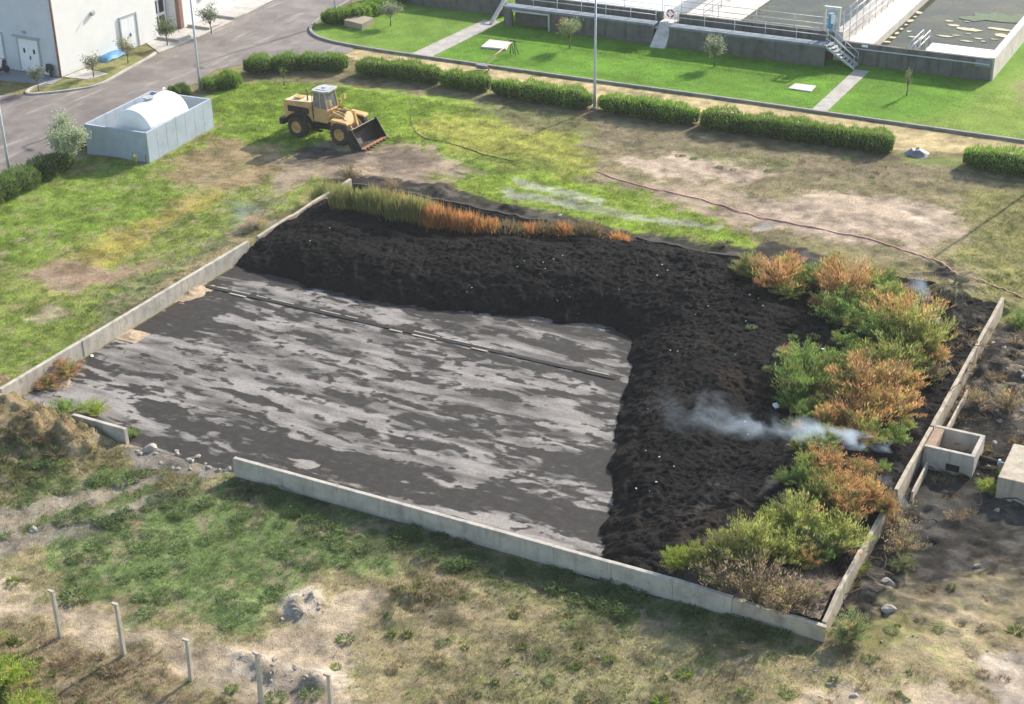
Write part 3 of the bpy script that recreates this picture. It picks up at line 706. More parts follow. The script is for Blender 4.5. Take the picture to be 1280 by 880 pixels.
def ribbon(name, pts, w, z0, z1, mat):
    mb = MB(); P = [Vector(p) for p in pts]; V = []
    for i, p in enumerate(P):
        d = (P[min(i+1, len(P)-1)]-P[max(i-1, 0)]).normalized(); n = Vector((-d.y, d.x))*w*.5
        a, b = p+n, p-n; V += [(a.x, a.y, z0), (a.x, a.y, z1), (b.x, b.y, z1), (b.x, b.y, z0)]
    F = []
    for i in range(len(P)-1):
        o = i*4
        for k in range(4): F.append((o+k, o+(k+1) % 4, o+4+(k+1) % 4, o+4+k))
    F += [(3, 2, 1, 0), tuple(len(V)-4+k for k in range(4))]
    mb.add(V, F); return mb.build(name, mat)
def arc(pts, n=6):
    """smooth polyline through points (Catmull-Rom)"""
    P = [Vector(p) for p in pts]; out = []
    for i in range(len(P)-1):
        p0 = P[max(i-1, 0)]; p1 = P[i]; p2 = P[i+1]; p3 = P[min(i+2, len(P)-1)]
        for k in range(n):
            t = k/n; out.append(.5*((2*p1)+(p2-p0)*t+(2*p0-5*p1+4*p2-p3)*t*t+(3*p1-p0-3*p2+p3)*t*t*t))
    out.append(P[-1]); return out
k1 = arc([(-24.6, 70), (-24.0, 64), (-23.2, 60.3), (-22.1, 58.2), (-19.9, 56.75), (-16.5, 56.15), (-12, 55.98), (0, 55.95), (14, 56.1), (30, 56.0), (62, 55.9)])
tag(ribbon('kerb', k1, .22, -.05, .16, M['kerb']), 'long grey kerb curving from the road corner along the lawn edge', 'kerb')
k2 = arc([(-32.0, 38.6), (-32.1, 36.9), (-31.2, 36.15), (-29.0, 38.4), (-28.3, 40.2), (-28.8, 43.5), (-29.3, 46.6), (-29.7, 48.2)])
tag(ribbon('kerb', k2, .18, -.05, .12, M['pave']), 'curved pale kerb round the planted bed below the white building', 'kerb')
bed = [(-31.5, 38.4), (-30.9, 36.9), (-29.2, 38.6), (-28.5, 40.2), (-28.9, 43.5), (-29.4, 46.5), (-31.9, 47.6), (-31.9, 42.7), (-29.4, 42.5), (-29.8, 40.5), (-31.3, 40.2)]
m_bed = simple('weedy_bed', (.17, .18, .05), .95, var=.5, scale=1.2, dirt=(.30, .24, .12), bump=.5)
sheet('planting_bed', bed, .062, m_bed)
sheet('footpath', [(19.9, 56.1), (20.95, 56.1), (20.95, 66.6), (19.9, 66.6)], .03, M['path'])
sheet('footpath', [(-11.7, 56.1), (-9.9, 56.1), (-9.6, 67.2), (-11.2, 67.2)], .03, M['path'])

def flat_slab(px, label, h, mat, name='concrete_slab', cat='slab'):
    q = [ray(a, b, h) for a, b in px]; c = sum(q)/4
    mb = MB(); mb.prism([(p[0], p[1]) for p in q], -.05, h)
    return tag(mb.build(name, mat, bevel=.02), label, cat)
flat_slab([(601, 58), (633, 61), (637, 52), (612, 49)], 'square pale slab on the lawn beside the green frame', .12, M['tank_pale'])
flat_slab([(985, 110), (1014, 114), (1020, 107), (994, 104)], 'pale flat slab on the lawn left of the right footpath', .06, M['tank_pale'])
flat_slab([(430, 25), (452, 30), (467, 22), (440, 17)], 'raised brown-grey slab block on the lawn by the small grey tree', .5, simple('brown_slab', (.30, .25, .19), .9, var=.2, bump=.3))

# ------------------------------------------------------------------ white building
bt = thing('white_building', (-32.2, 40.3, 0), 'white plant building with double doors at the upper left corner', 'building')
def bpart(mb, name, mat, **k):
    o = mb.build(name, mat, bt, **k); o.matrix_parent_inverse = Matrix.Translation((32.2, -40.3, 0)); return o
mb = MB(); mb.box(-62, -32.2, 40.35, 51.7, -.1, 9.5); mb.box(-62, -33.3, 51.7, 54.6, -.1, 8.6); mb.box(-62, -32.3, 54.6, 61.8, -.1, 9.0); bpart(mb, 'wall', M['plaster'])
mb = MB(); mb.box(-62, -32.22, 40.33, 40.347, -.1, 9.4); bpart(mb, 'shaded_side_wall', M['plaster_shade'])  # greyer sheet over the white wall, its shade put into the colour
mb = MB(); mb.box(-62, -32.0, 40.1, 51.9, 9.5, 9.75); mb.box(-62, -32.1, 54.5, 62, 9.0, 9.25); bpart(mb, 'roof', M['roofgrey'])
def bdoor(axis_, a0, a1, pos, h, double=True, glass=False):
    """door on the +x face (axis 'x') or the -y face (axis 'y')"""
    fr = MB(); dr = MB(); hd = MB()
    def bx(m_, s0, s1, z0, z1, d0, d1):
        if axis_ == 'x': m_.box(pos+d0, pos+d1, s0, s1, z0, z1)
        else: m_.box(s0, s1, pos-d1, pos-d0, z0, z1)
    bx(fr, a0-.12, a0, .0, h+.12, -.02, .10); bx(fr, a1, a1+.12, .0, h+.12, -.02, .10); bx(fr, a0, a1, h, h+.12, -.02, .10)
    if double:
        mid = (a0+a1)/2; bx(dr, a0, mid-.01, .02, h, -.02, .05); bx(dr, mid+.01, a1, .02, h, -.02, .05); bx(hd, mid+.06, mid+.12, 1.0, 1.25, .05, .11)
    else: bx(dr, a0, a1, .02, h, -.02, .05); bx(hd, a1-.2, a1-.14, 1.0, 1.2, .05, .11)
    d = bpart(dr, 'door', M['door']); f = fr.build('frame', M['frame_grey'], d)
    h_ = hd.build('handle', M['blacksteel'], d)
    g = MB()
    if axis_ == 'y':
        w = a1-a0
        for s in (.27, .77): g = MB(); bx(g, a0+w*s-.09, a0+w*s+.09, 1.45, 1.8, .05, .062); g.build('pane', M['darkglass'], d)
    if glass:
        w = a1-a0
        for s0, s1 in ((.10, .44), (.56, .90)):
            for z0, z1 in ((.45, 1.25), (1.5, 2.5)): g = MB(); bx(g, a0+w*s0, a0+w*s1, z0, z1, .05, .062); g.build('pane', M['darkglass'], d)
    return d
bdoor('x', 47.4, 49.2, -32.2, 2.6); bdoor('y', -35.9, -34.0, 40.33, 2.5); bdoor('y', -39.8, -37.5, 40.33, 2.6)
bdoor('x', 52.35, 54.1, -33.3, 2.8, glass=True)
mb = MB(); mb.tube([(-32.12, 40.22, 0), (-32.12, 40.22, 9.3)], .09, 10); bpart(mb, 'downpipe', M['brownpipe'], smooth=True)
mb = MB(); mb.box(-32.5, -32.1, 54.45, 54.85, 0, 8.8); bpart(mb, 'brown_pillar', M['brownpipe'])
mb = MB(); mb.box(-32.2, -32.0, 44.3, 44.55, 3.6, 3.85); mb.tube([(-32.2, 44.42, 3.9), (-31.9, 44.42, 4.0), (-31.8, 44.42, 3.8)], .03, 6); bpart(mb, 'wall_lamp', M['roofgrey'])
mb = MB(); mb.box(-35.3, -35.05, 40.1, 40.33, 2.95, 3.15); mb.box(-36.3, -33.7, 40.05, 40.33, 2.66, 2.72); bpart(mb, 'wall_lamp', M['frame_grey'])
mb = MB(); mb.box(-32.3, -32.24, 57.2, 57.6, 1.6, 2.1, .01); bpart(mb, 'wall_box', M['frame_grey'])
# low planters in front of the right-hand wing
for (y0, y1, lb) in ((51.3, 51.55, 'low pale kerb of the first entrance bed under the glazed door'), (55.2, 55.45, 'low pale kerb of the second entrance bed beside the brown pillar'), (58.6, 58.85, 'low pale kerb of the farthest entrance bed by the white wing')):
    mb = MB(); mb.box(-32.1, -29.9, y0, y1, .0, .22, .03); mb.box(-30.15, -29.9, y1+.003, y1+1.3, .0, .22, .03)
    tag(mb.build('bed_edging', M['pave']), lb, 'edging')
# blue sheet on the bed
p = ray(142, 73); xs = np.linspace(-1, 1, 14); SX, SY = np.meshgrid(xs, xs)
SZ = .25+.12*fbm(SX*2, SY*2, 7, 3)+.35*np.exp(-(SX**2+SY**2)*1.2)-(np.maximum(np.abs(SX), np.abs(SY)) > .95)*.25
idx = np.arange(196).reshape(14, 14); Fq = np.stack([idx[:-1, :-1], idx[:-1, 1:], idx[1:, 1:], idx[1:, :-1]], -1).reshape(-1, 4)
me = np_mesh('tarpaulin', np.stack([p[0]-.3+SX*.75, p[1]+SY*1.35, SZ*.7+.06], -1).reshape(-1, 3), Fq)
tag(link('tarpaulin', me, M['bluetarp'], smooth=True), 'bright blue sheet heaped against the white building wall', 'tarpaulin')

def scooter(loc, rz, label):
    t = thing('motor_scooter', loc, label, 'scooter', rz=rz)
    for x in (-.62, .62):
        mb = MB(); mb.ylathe([(.12, -.06), (.24, -.06), (.26, 0), (.24, .06), (.12, .06)], x, 0, .26, 18); mb.build('wheel', M['tyre'], t, True)
    mb = MB(); mb.yprism([(-.95, .55), (-.85, .78), (-.1, .78), (-.02, .35), (.3, .35), (.3, .28), (-.3, .25), (-.5, .5)], -.17, .17); mb.build('body', M['blacksteel'], t, bevel=.03)
    mb = MB(); mb.yprism([(.3, .28), (.36, .28), (.58, .95), (.5, 1.0)], -.2, .2); mb.build('front_shield', M['blacksteel'], t, bevel=.02)
    mb = MB(); mb.yprism([(-.9, .79), (-.85, .9), (-.15, .88), (-.1, .79)], -.15, .15); mb.build('seat', M['tyre'], t, bevel=.03)
    mb = MB(); mb.tube([(.62, 0, .26), (.52, 0, 1.02), (.5, 0, 1.08)], .035, 8); mb.tube([(.42, -.34, 1.1), (.5, -.1, 1.08), (.5, .1, 1.08), (.42, .34, 1.1)], .025, 8); mb.build('handlebar', M['blacksteel'], t, True)
p = ray(62, 93); scooter((p[0], p[1]-.1, .012), rad(150), 'dark scooter parked at the corner of the white building beside the sapling')
p = ray(4, 94); scooter((p[0]-.3, p[1], .012), rad(80), 'dark scooter parked in the shaded yard at the left picture edge')

# ------------------------------------------------------------------ bund wall and white tank
bw = thing('bund_enclosure', (-14.45, 28.55, 0), 'pale blue-grey walled enclosure open at the top, holding the white tank', 'enclosure', rz=rad(2.6))
bw.rotation_euler = (0, 0, rad(4.0))
def wallbox(mb, x0, x1, y0, y1, panels_axis, n):
    for i in range(n):
        if panels_axis == 'y': a = y0+(y1-y0)*i/n; b = y0+(y1-y0)*(i+1)/n; mb.box(x0, x1, a+.012, b-.012, -.1, 2.0)
        else: a = x0+(x1-x0)*i/n; b = x0+(x1-x0)*(i+1)/n; mb.box(a+.012, b-.012, y0, y1, -.1, 2.0)
mb = MB(); wallbox(mb, -.16, 0, .0, 7.4, 'y', 7); mb.build('side_wall', M['bund'], bw)
mb = MB(); mb.box(-4.65, -.163, 0, .16, -.1, 2.0); mb.build('front_wall', M['bund'], bw)
mb = MB(); wallbox(mb, -4.8, -4.653, 0, 7.4, 'y', 7); mb.build('side_wall', M['bund'], bw)
mb = MB(); mb.box(-4.65, -.163, 7.24, 7.4, -.1, 2.0); mb.build('back_wall', M['bund'], bw)
mb = MB(); mb.box(-4.65, -.16, .16, 7.24, -.05, .03); mb.build('floor', M['kerb'], bw)
mb = MB(); mb.box(-.13, -.04, 3.3, 3.36, 2.0, 2.03); mb.box(-.30, -.24, -.02, 0, .0, .5); mb.build('fitting', M['rust'], bw)
th = rad(4.0)
def bl(x, y): return (-14.45+x*math.cos(th)-y*math.sin(th), 28.55+x*math.sin(th)+y*math.cos(th))
q = bl(-1.80, 3.15)
wt = thing('storage_tank', (q[0], q[1], .03), 'white horizontal cylindrical tank lying inside the blue-grey enclosure', 'tank', rz=th)
mb = MB(); Lh = 2.15; R_ = 1.46
prof = [(.02, -Lh-.42), (.5, -Lh-.40), (.95, -Lh-.28), (1.25, -Lh-.10), (R_, -Lh+.08), (R_, Lh-.08), (1.25, Lh+.10), (.95, Lh+.28), (.5, Lh+.40), (.02, Lh+.42)]
prof = [(.02, -Lh-.16), (.8, -Lh-.14), (1.2, -Lh-.08), (R_-.03, -Lh), (R_, -Lh+.06)]+[(R_, Lh-.06), (R_-.03, Lh), (1.2, Lh+.08), (.8, Lh+.14), (.02, Lh+.16)]
mb.ylathe(prof, 0, 0, 1.5, 48); mb.build('shell', M['tankwhite'], wt, True)
mb = MB()
for y in (-1.5, 1.5): mb.box(-1.0, 1.0, y-.12, y+.12, 0, .4)
mb.build('saddle', M['kerb'], wt)
mb = MB(); mb.tube([(-.15, .1, 2.9), (-.15, .1, 3.08)], .32, 18); mb.tube([(-.15, .1, 3.08), (-.15, .1, 3.13)], .38, 18); mb.build('manhole_lid', M['galv'], wt)
mb = MB(); mb.tube([(-.05, 1.55, 2.9), (-.05, 1.55, 3.2), (-.05, 1.7, 3.28), (-.05, 1.78, 3.2)], .05, 8); mb.build('vent_pipe', M['tankwhite'], wt, True)
mb = MB(); mb.ylathe([(R_+.002, -.03), (R_+.014, -.025), (R_+.014, .025), (R_+.002, .03)], 0, -.85, 1.5, 48); mb.build('weld_band', M['tankwhite'], wt, True)

# ------------------------------------------------------------------ settling tanks
def deck_rail(parent, a, b, z, h=1.0, n=4, r=.028, name='railing'):
    mb = MB(); a = Vector(a); b = Vector(b)
    for i in range(n+1):
        p = a+(b-a)*i/n; mb.tube([(p.x, p.y, z), (p.x, p.y, z+h)], r, 6)
    for k in (h, h*.52): mb.tube([(a.x, a.y, z+k), (b.x, b.y, z+k)], r*.9, 6)
    return mb.build(name, M['rail'], parent, True)
HT = 1.6
st = thing('settling_tank', (-9, 66.4, 0), 'far left concrete settling basin with railings beyond the lawn, over a dark culvert opening', 'tank')
def child(mb, name, mat, par, **k):
    o = mb.build(name, mat, par, **k); o.matrix_parent_inverse = par.matrix_world.inverted() if par.matrix_world != Matrix() else Matrix.Translation(-par.location); return o
def rel(o, par):
    o.matrix_parent_inverse = Matrix.Translation(-Vector(par.location)); return o
def basin(par, x0, x1, y0, wallmat, cut=None):
    segs = [(x0, x1)] if not cut else [(x0, cut[0]), (cut[1], x1)]
    mb = MB()
    for a, b in segs: mb.box(a, b, y0, y0+.3, -.1, HT-.16)
    if cut: mb.box(cut[0], cut[1], y0+.9, y0+1.1, -.1, HT-.16)
    mb.box(x0, x1, y0+2.0, y0+2.3, -.1, HT+.45)
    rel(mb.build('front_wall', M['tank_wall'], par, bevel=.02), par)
    mb = MB(); mb.box(x0-.05, x1+.05, y0-.06, y0+1.0, HT-.157, HT); rel(mb.build('walkway', M['channel'], par, bevel=.02), par)
    mb = MB(); mb.box(x0, x1, y0+1.003, y0+1.997, HT-.7, HT-.55); rel(mb.build('channel', M['channel'], par), par)
    rel(deck_rail(par, (x0+.1, y0+.9), (x1-.1, y0+.9), HT, .95, max(3, int((x1-x0)/2.1))), par)
    rel(deck_rail(par, (x0+.1, y0+2.15), (x1-.1, y0+2.15), HT+.45, 1.0, max(3, int((x1-x0)/2.6))), par)
basin(st, -9.0, 3.9, 66.4, M['tank_wall'], cut=(-8.3, -5.0))
mb = MB(); mb.box(-9, 3.9, 68.75, 90, -.1, HT+.2); rel(mb.build('deck', simple('pale_blue_deck', (.52, .55, .60), .7, var=.08), st), st)
mb = MB(); mb.box(-5.0, -4.85, 66.28, 66.397, 0, 1.25); mb.box(-8.2, -4.85, 66.28, 66.397, 1.253, 1.40); rel(mb.build('culvert_frame', M['galv'], st), st)
mb = MB(); mb.box(-4.05, -3.25, 66.22, 66.397, .02, 1.45, .02); rel(mb.build('red_panel', M['redbrick'], st), st)
sb = thing('settling_tank', (5.3, 66.35, 0), 'middle concrete settling basin with a stained front wall and pale inner slope', 'tank')
basin(sb, 5.3, 17.6, 66.35, M['tank_wall'])
mb = MB(); mb.box(5.3, 7.2, 68.7, 90, -.1, HT+.1); rel(mb.build('pale_slope', M['tank_pale'], sb), sb)
mb = MB(); mb.add([(7.205, 68.7, HT+.1), (8.6, 68.7, .35), (8.6, 90, .35), (7.205, 90, HT+.1), (7.205, 68.7, -.1), (8.6, 68.7, -.1), (8.6, 90, -.1), (7.205, 90, -.1)],
   [(0, 1, 2, 3), (0, 4, 5, 1), (3, 2, 6, 7), (4, 0, 3, 7), (1, 5, 6, 2), (4, 7, 6, 5)]); rel(mb.build('pale_slope', M['tank_pale'], sb), sb)
mb = MB(); mb.box(8.3, 17.6, 68.66, 90, .3, .55); rel(mb.build('water', M['water'], sb), sb)
mb = MB(); mb.box(13.6, 16.9, 68.67, 70.6, .555, .60); rel(mb.build('sky_reflection_panel', M['palegrey'], sb), sb)  # pale sheet on the water drawn in place of reflected sky
rel(deck_rail(sb, (7.1, 68.9), (7.1, 84), HT+.1, 1.0, 8), sb)
# sluice between the two basins
sl = thing('overflow_chute', (4.6, 66.4, 0), 'pale sloping concrete chute in the gap between the two left basins', 'chute')
mb = MB(); mb.add([(4.0, 65.7, -.05), (5.2, 65.7, -.05), (5.2, 67.6, 1.5), (4.0, 67.6, 1.5), (4.0, 68.6, 1.5), (5.2, 68.6, 1.5), (4.0, 68.6, -.05), (5.2, 68.6, -.05)],
   [(0, 1, 2, 3), (3, 2, 5, 4), (4, 5, 7, 6), (0, 3, 4, 6), (1, 7, 5, 2), (0, 6, 7, 1)]); rel(mb.build('ramp', M['tank_pale'], sl), sl)
rel(deck_rail(sl, (4.02, 68.4), (5.18, 68.4), 1.5, 1.1, 2), sl)
lb = thing('lifebuoy', (4.6, 68.36, 2.05), 'red and white lifebuoy hanging on the railing between the left basins', 'lifebuoy')
mb = MB(); mb.tube([((.27)*math.cos(2*PI*i/24), -.08, .27*math.sin(2*PI*i/24)) for i in range(25)], .075, 10, False); mb.build('ring', M['red_paint'], lb, True)
mb = MB()
for a in (0, PI/2, PI, 3*PI/2): mb.tube([(.27*math.cos(a+d), -.08, .27*math.sin(a+d)) for d in (-.22, -.07, .07, .22)], .082, 10, False)
mb.build('band', M['door'], lb, True)
# right tank
sc = thing('settling_tank', (18.4, 67.9, 0), 'large right-hand concrete tank of dark water with floating scum and a pale right wall', 'tank')
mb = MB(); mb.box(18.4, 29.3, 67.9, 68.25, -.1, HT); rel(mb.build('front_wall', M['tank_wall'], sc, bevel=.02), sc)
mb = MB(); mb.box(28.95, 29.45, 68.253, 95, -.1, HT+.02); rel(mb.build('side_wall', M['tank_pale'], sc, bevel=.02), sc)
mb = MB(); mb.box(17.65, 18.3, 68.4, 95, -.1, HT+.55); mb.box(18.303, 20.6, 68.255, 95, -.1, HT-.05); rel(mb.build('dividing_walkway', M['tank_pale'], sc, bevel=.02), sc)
mb = MB(); mb.box(20.6, 28.95, 68.25, 95, .6, .95); rel(mb.build('water', M['water'], sc), sc)
mb = MB(); mb.box(24.0, 28.9, 68.3, 72.4, .955, 1.0); rel(mb.build('sky_reflection_panel', M['palegrey'], sc), sc)  # bright sky reflection in the tank corner, modelled as a pale panel
mb = MB(); mb.tube([(18.5, 67.82, 1.22), (29.2, 67.82, 1.22)], .05, 8); rel(mb.build('pipe_rail', M['rail'], sc, True), sc)
rel(deck_rail(sc, (23.2, 68.4), (23.2, 72.6), .955, .9, 3, .03), sc); rel(deck_rail(sc, (23.7, 68.4), (23.7, 72.6), .955, .9, 3, .03), sc)  # rails set on the water stand in for the reflected walkway railings
rel(deck_rail(sc, (17.7, 68.5), (17.7, 84), HT+.55, 1.05, 9, .035), sc); rel(deck_rail(sc, (18.25, 68.5), (18.25, 84), HT+.55, 1.05, 9, .035), sc); rel(deck_rail(sc, (18.75, 68.5), (18.75, 84), HT-.05, 1.0, 9, .035), sc)
mb = MB(); mb.prism([(28.2, 67.83), (29.3, 67.83), (29.3, 67.895), (28.2, 67.895)], 1.0, 1.5); rel(mb.build('corner_patch', M['channel'], sc), sc)
mb = MB(); mb.box(19.9, 20.35, 67.87, 67.897, 1.38, 1.55); rel(mb.build('sign_plate', M['door'], sc), sc)
def scum(name, pts, mat):
    for cx, cy, rx, ry in pts:
        mb = MB(); n = 14; rr = [random.uniform(.65, 1.2) for _ in range(n)]
        mb.prism([(cx+rx*rr[i]*math.cos(2*PI*i/n), cy+ry*rr[i]*math.sin(2*PI*i/n)) for i in range(n)], .951, .985+random.uniform(0, .01))
        rel(mb.build(name, mat, sc), sc)
scum('scum', [(20.9, 70+1.3*i, random.uniform(.15, .45), random.uniform(.2, .4)) for i in range(9)]+[(25.6, 77.2, .9, .5), (24.3, 77.8, .5, .3), (27.6, 78.2, 1.1, .3), (28.2, 76.6, .6, .45), (25.1, 75.2, .3, .12), (26.8, 75.0, .35, .15), (27.3, 74.4, .2, .14), (25.8, 76.0, .25, .1), (23.6, 79, .3, .2), (24.9, 79.4, .2, .1), (22.2, 73.4, .25, .2), (21.6, 74.8, .2, .25), (27.9, 75.3, .3, .1), (24.4, 74.6, .7, .2), (26.2, 74.0, .6, .2)], M['scum'])
scum('algae', [(26.8, 81.5, 2.0, 1.3), (28.3, 82, .9, 1.6), (25.2, 80.5, 1.0, .8)], M['algae'])
mb = MB(); mb.box(12, 29.4, 95.003, 95.4, -.1, HT+.9); rel(mb.build('back_wall', M['tank_wall'], sc), sc)
# sluice gate gantry with a blue motor
gt = thing('gate_gantry', (17.3, 68.6, HT+.2), 'grey steel gate frame with a blue motor at the head of the stairs', 'machine')
mb = MB()
for x in (-.55, .55): mb.box(x-.07, x+.07, -.1, .1, -.4, 1.9)
mb.box(-.62, .62, -.12, .12, 1.903, 2.1); mb.build('frame', M['rail'], gt, bevel=.01)
mb = MB(); mb.tube([(-.05, -.05, .75), (-.05, -.05, 1.6)], .2, 14); mb.box(-.25, .15, -.22, .18, .45, .75, .03); mb.build('motor', M['plastic_blue'], gt)
mb = MB(); mb.box(.0, .3, -.3, -.22, .9, 1.55, .02); mb.build('control_panel', M['door'], gt)
mb = MB(); mb.tube([(-.05, -.05, -.5), (-.05, -.05, .45)], .04, 8); mb.build('spindle', M['galv'], gt)
# stairs
sr = thing('steel_stairs', (19.85, 67.0, 0), 'steep grey steel stairs with handrails from the lawn path up to the tank walkway', 'stairs', rz=PI/2)
n = 8; mb = MB()
for i in range(n): mb.box(-.5, .5, i*.27, i*.27+.26, (i+1)*HT/n-.05, (i+1)*HT/n)
mb.build('tread', M['galv'], sr)
for s in (-.54, .54):
    mb = MB(); mb.yprism([(0, 0), (0, .2), (2.3, HT+.05), (2.3, HT-.18)], -.02, .02)
    o = mb.build('stringer', M['rail'], sr); o.rotation_euler = (0, 0, PI/2); o.location = (s, 0, 0)
    mb = MB(); mb.tube([(s, .05, .15), (s, .05, 1.0), (s, 2.25, HT+.95), (s, 2.25, HT)], .028, 8); mb.tube([(s, 1.1, HT*.5), (s, 1.1, HT*.5+.92)], .024, 6); mb.tube([(s, .05, .55), (s, 2.25, HT+.5)], .022, 6); mb.build('handrail', M['rail'], sr, True)
# low grey wall at the top of the lawn, left
w_ = strip_wall('concrete_wall', [(-23.5, 69.3), (-10.2, 69.0)], .3, 1.5, M['tank_wall'], 'low grey wall at the head of the left lawn near the top edge', seed=20)
mb = MB(); mb.add([(-10.2, 66.2, 0), (-9.9, 66.2, 0), (-9.9, 69.2, 1.7), (-10.2, 69.2, 1.7), (-10.2, 66.2, .22), (-9.9, 66.2, .22), (-9.9, 69.2, 1.9), (-10.2, 69.2, 1.9)], [(0, 3, 2, 1), (4, 5, 6, 7), (0, 1, 5, 4), (1, 2, 6, 5), (2, 3, 7, 6), (3, 0, 4, 7)])
tag(mb.build('stair_stringer', M['tank_pale']), 'pale sloping stair edge at the left end of the far left basin', 'stairs')

# ------------------------------------------------------------------ lamp posts
def lamp(loc, h, label, rz=0):
    t = thing('lamp_post', loc, label, 'lamp post', rz=rz)
    mb = MB(); mb.tube([(0, 0, 0), (0, 0, 1.2), (0, 0, h)], [.105, .095, .06], 12); mb.build('pole', M['galv'], t, True)
    mb = MB(); mb.box(-.2, .2, -.2, .2, -.05, .10, .03); mb.build('base', M['kerb'], t)
    mb = MB(); mb.tube([(0, 0, h-.05), (.25, 0, h+.12), (.8, 0, h+.2)], .04, 8); mb.build('arm', M['galv'], t, True)
    mb = MB(); mb.yprism([(.7, h+.12), (1.3, h+.18), (1.3, h+.26), (.75, h+.28)], -.13, .13); mb.build('lamp_head', M['roofgrey'], t, bevel=.02)
lamp((-20.75, 22.8, 0), 8, 'grey lamp post at the left picture edge beside the dark hedge', rad(200))
lamp((-20.9, 42.2, 0), 8, 'grey lamp post rising from the round bush by the road, facing the white building')
lamp((6.4, 50.45, 0), 8, 'tall grey lamp post standing between two hedge lengths beside the straw path')
lamp((-21.95, 61.6, 0), 8, 'grey lamp post at the road corner beside the far hedge, near the top edge')
q = ray(1165, 325); L_ = 8/math.tan(rad(28)); lamp((q[0]+L_*math.cos(rad(78)), q[1]+L_*math.sin(rad(78)), 0), 8, 'lamp post outside the right edge whose thin shadow falls across the bare field')

# ------------------------------------------------------------------ wheel loader
ld = thing('wheel_loader', (-6.95, 37.75, .02), 'old yellow wheel loader with a grey cab roof and black bucket on the grass', 'loader', rz=rad(-1.5))
def tyre(cx, cy):
    mb = MB(); w = .26
    mb.ylathe([(.36, -w*.8), (.62, -w), (.70, -w*.82), (.735, -w*.4), (.74, 0), (.735, w*.4), (.70, w*.82), (.62, w), (.36, w*.8)], cx, cy, .735, 32)
    for k in range(20):
        a = 2*PI*k/20
        for s in (-1, 1):
            c0, s0 = math.cos(a+s*.05), math.sin(a+s*.05); c1, s1 = math.cos(a+.10+s*.05), math.sin(a+.10+s*.05)
            y0, y1 = (0.02, w*.85) if s > 0 else (-w*.85, -.02)
            V = []
            for rr in (.70, .775):
                for (c_, s_) in ((c0, s0), (c1, s1)):
                    for y in (y0, y1): V.append((cx+rr*c_, cy+y, .735+rr*s_))
            mb.add(V, [(0, 1, 3, 2), (4, 6, 7, 5), (0, 4, 5, 1), (2, 3, 7, 6), (0, 2, 6, 4), (1, 5, 7, 3)])
    wv = mb.build('wheel', M['tyre'], ld)
    s = -1 if cy < 0 else 1
    mb = MB(); mb.ylathe([(.37, -.17), (.40, -.2), (.36, -.205), (.32, -.12), (.18, -.10), (.16, -.2), (.02, -.22)] if s < 0 else [(.02, .22), (.16, .2), (.18, .10), (.32, .12), (.36, .205), (.40, .2), (.37, .17)], cx, cy+s*.055, .735, 24)
    mb.build('rim', M['yellowrim'], wv, True)
for cx in (-1.69, 1.69):
    for cy in (-1.02, 1.02): tyre(cx, cy)
Yl = M['yellow']
mb = MB(); mb.yprism([(-3.0, 1.05), (-3.05, 2.12), (-2.95, 2.2), (-.75, 2.32), (-.75, 1.15), (-1.2, .8), (-2.6, .8)], -.68, .68); mb.build('rear_body', Yl, ld, bevel=.04)
mb = MB(); mb.yprism([(-3.0, 2.205), (-2.95, 2.25), (-.8, 2.37), (-.76, 2.33)], -.66, .66); mb.build('engine_hood', M['yellowtop'], ld, bevel=.02)
mb = MB(); mb.box(-2.7, -1.0, -.71, -.683, 1.55, 1.95); mb.build('grille', M['blacksteel'], ld); mb = MB(); mb.box(-2.7, -1.0, .683, .71, 1.55, 1.95); mb.build('grille', M['blacksteel'], ld)
mb = MB(); mb.box(-3.32, -2.95, -.95, .95, .62, 1.06, .05); mb.build('counterweight', M['blacksteel'], ld)
for s in (-1, 1):
    mb = MB(); pr = []
    for a in range(15, 175, 10): pr.append((-1.69+.92*math.cos(rad(a)), .80+.86*math.sin(rad(a))))
    pr2 = [(-1.69+.87*math.cos(rad(a)), .80+.80*math.sin(rad(a))) for a in range(170, 10, -10)]
    y0, y1 = (.69, 1.32) if s > 0 else (-1.32, -.69)
    mb.yprism(pr+pr2, y0, y1); mb.build('rear_fender', M['blacksteel'], ld)
mb = MB(); mb.tube([(-1.35, -.28, 2.3), (-1.35, -.28, 2.75), (-1.35, -.28, 3.12)], [.065, .055, .05], 10); mb.build('exhaust_pipe', M['brownpipe'], ld, True)
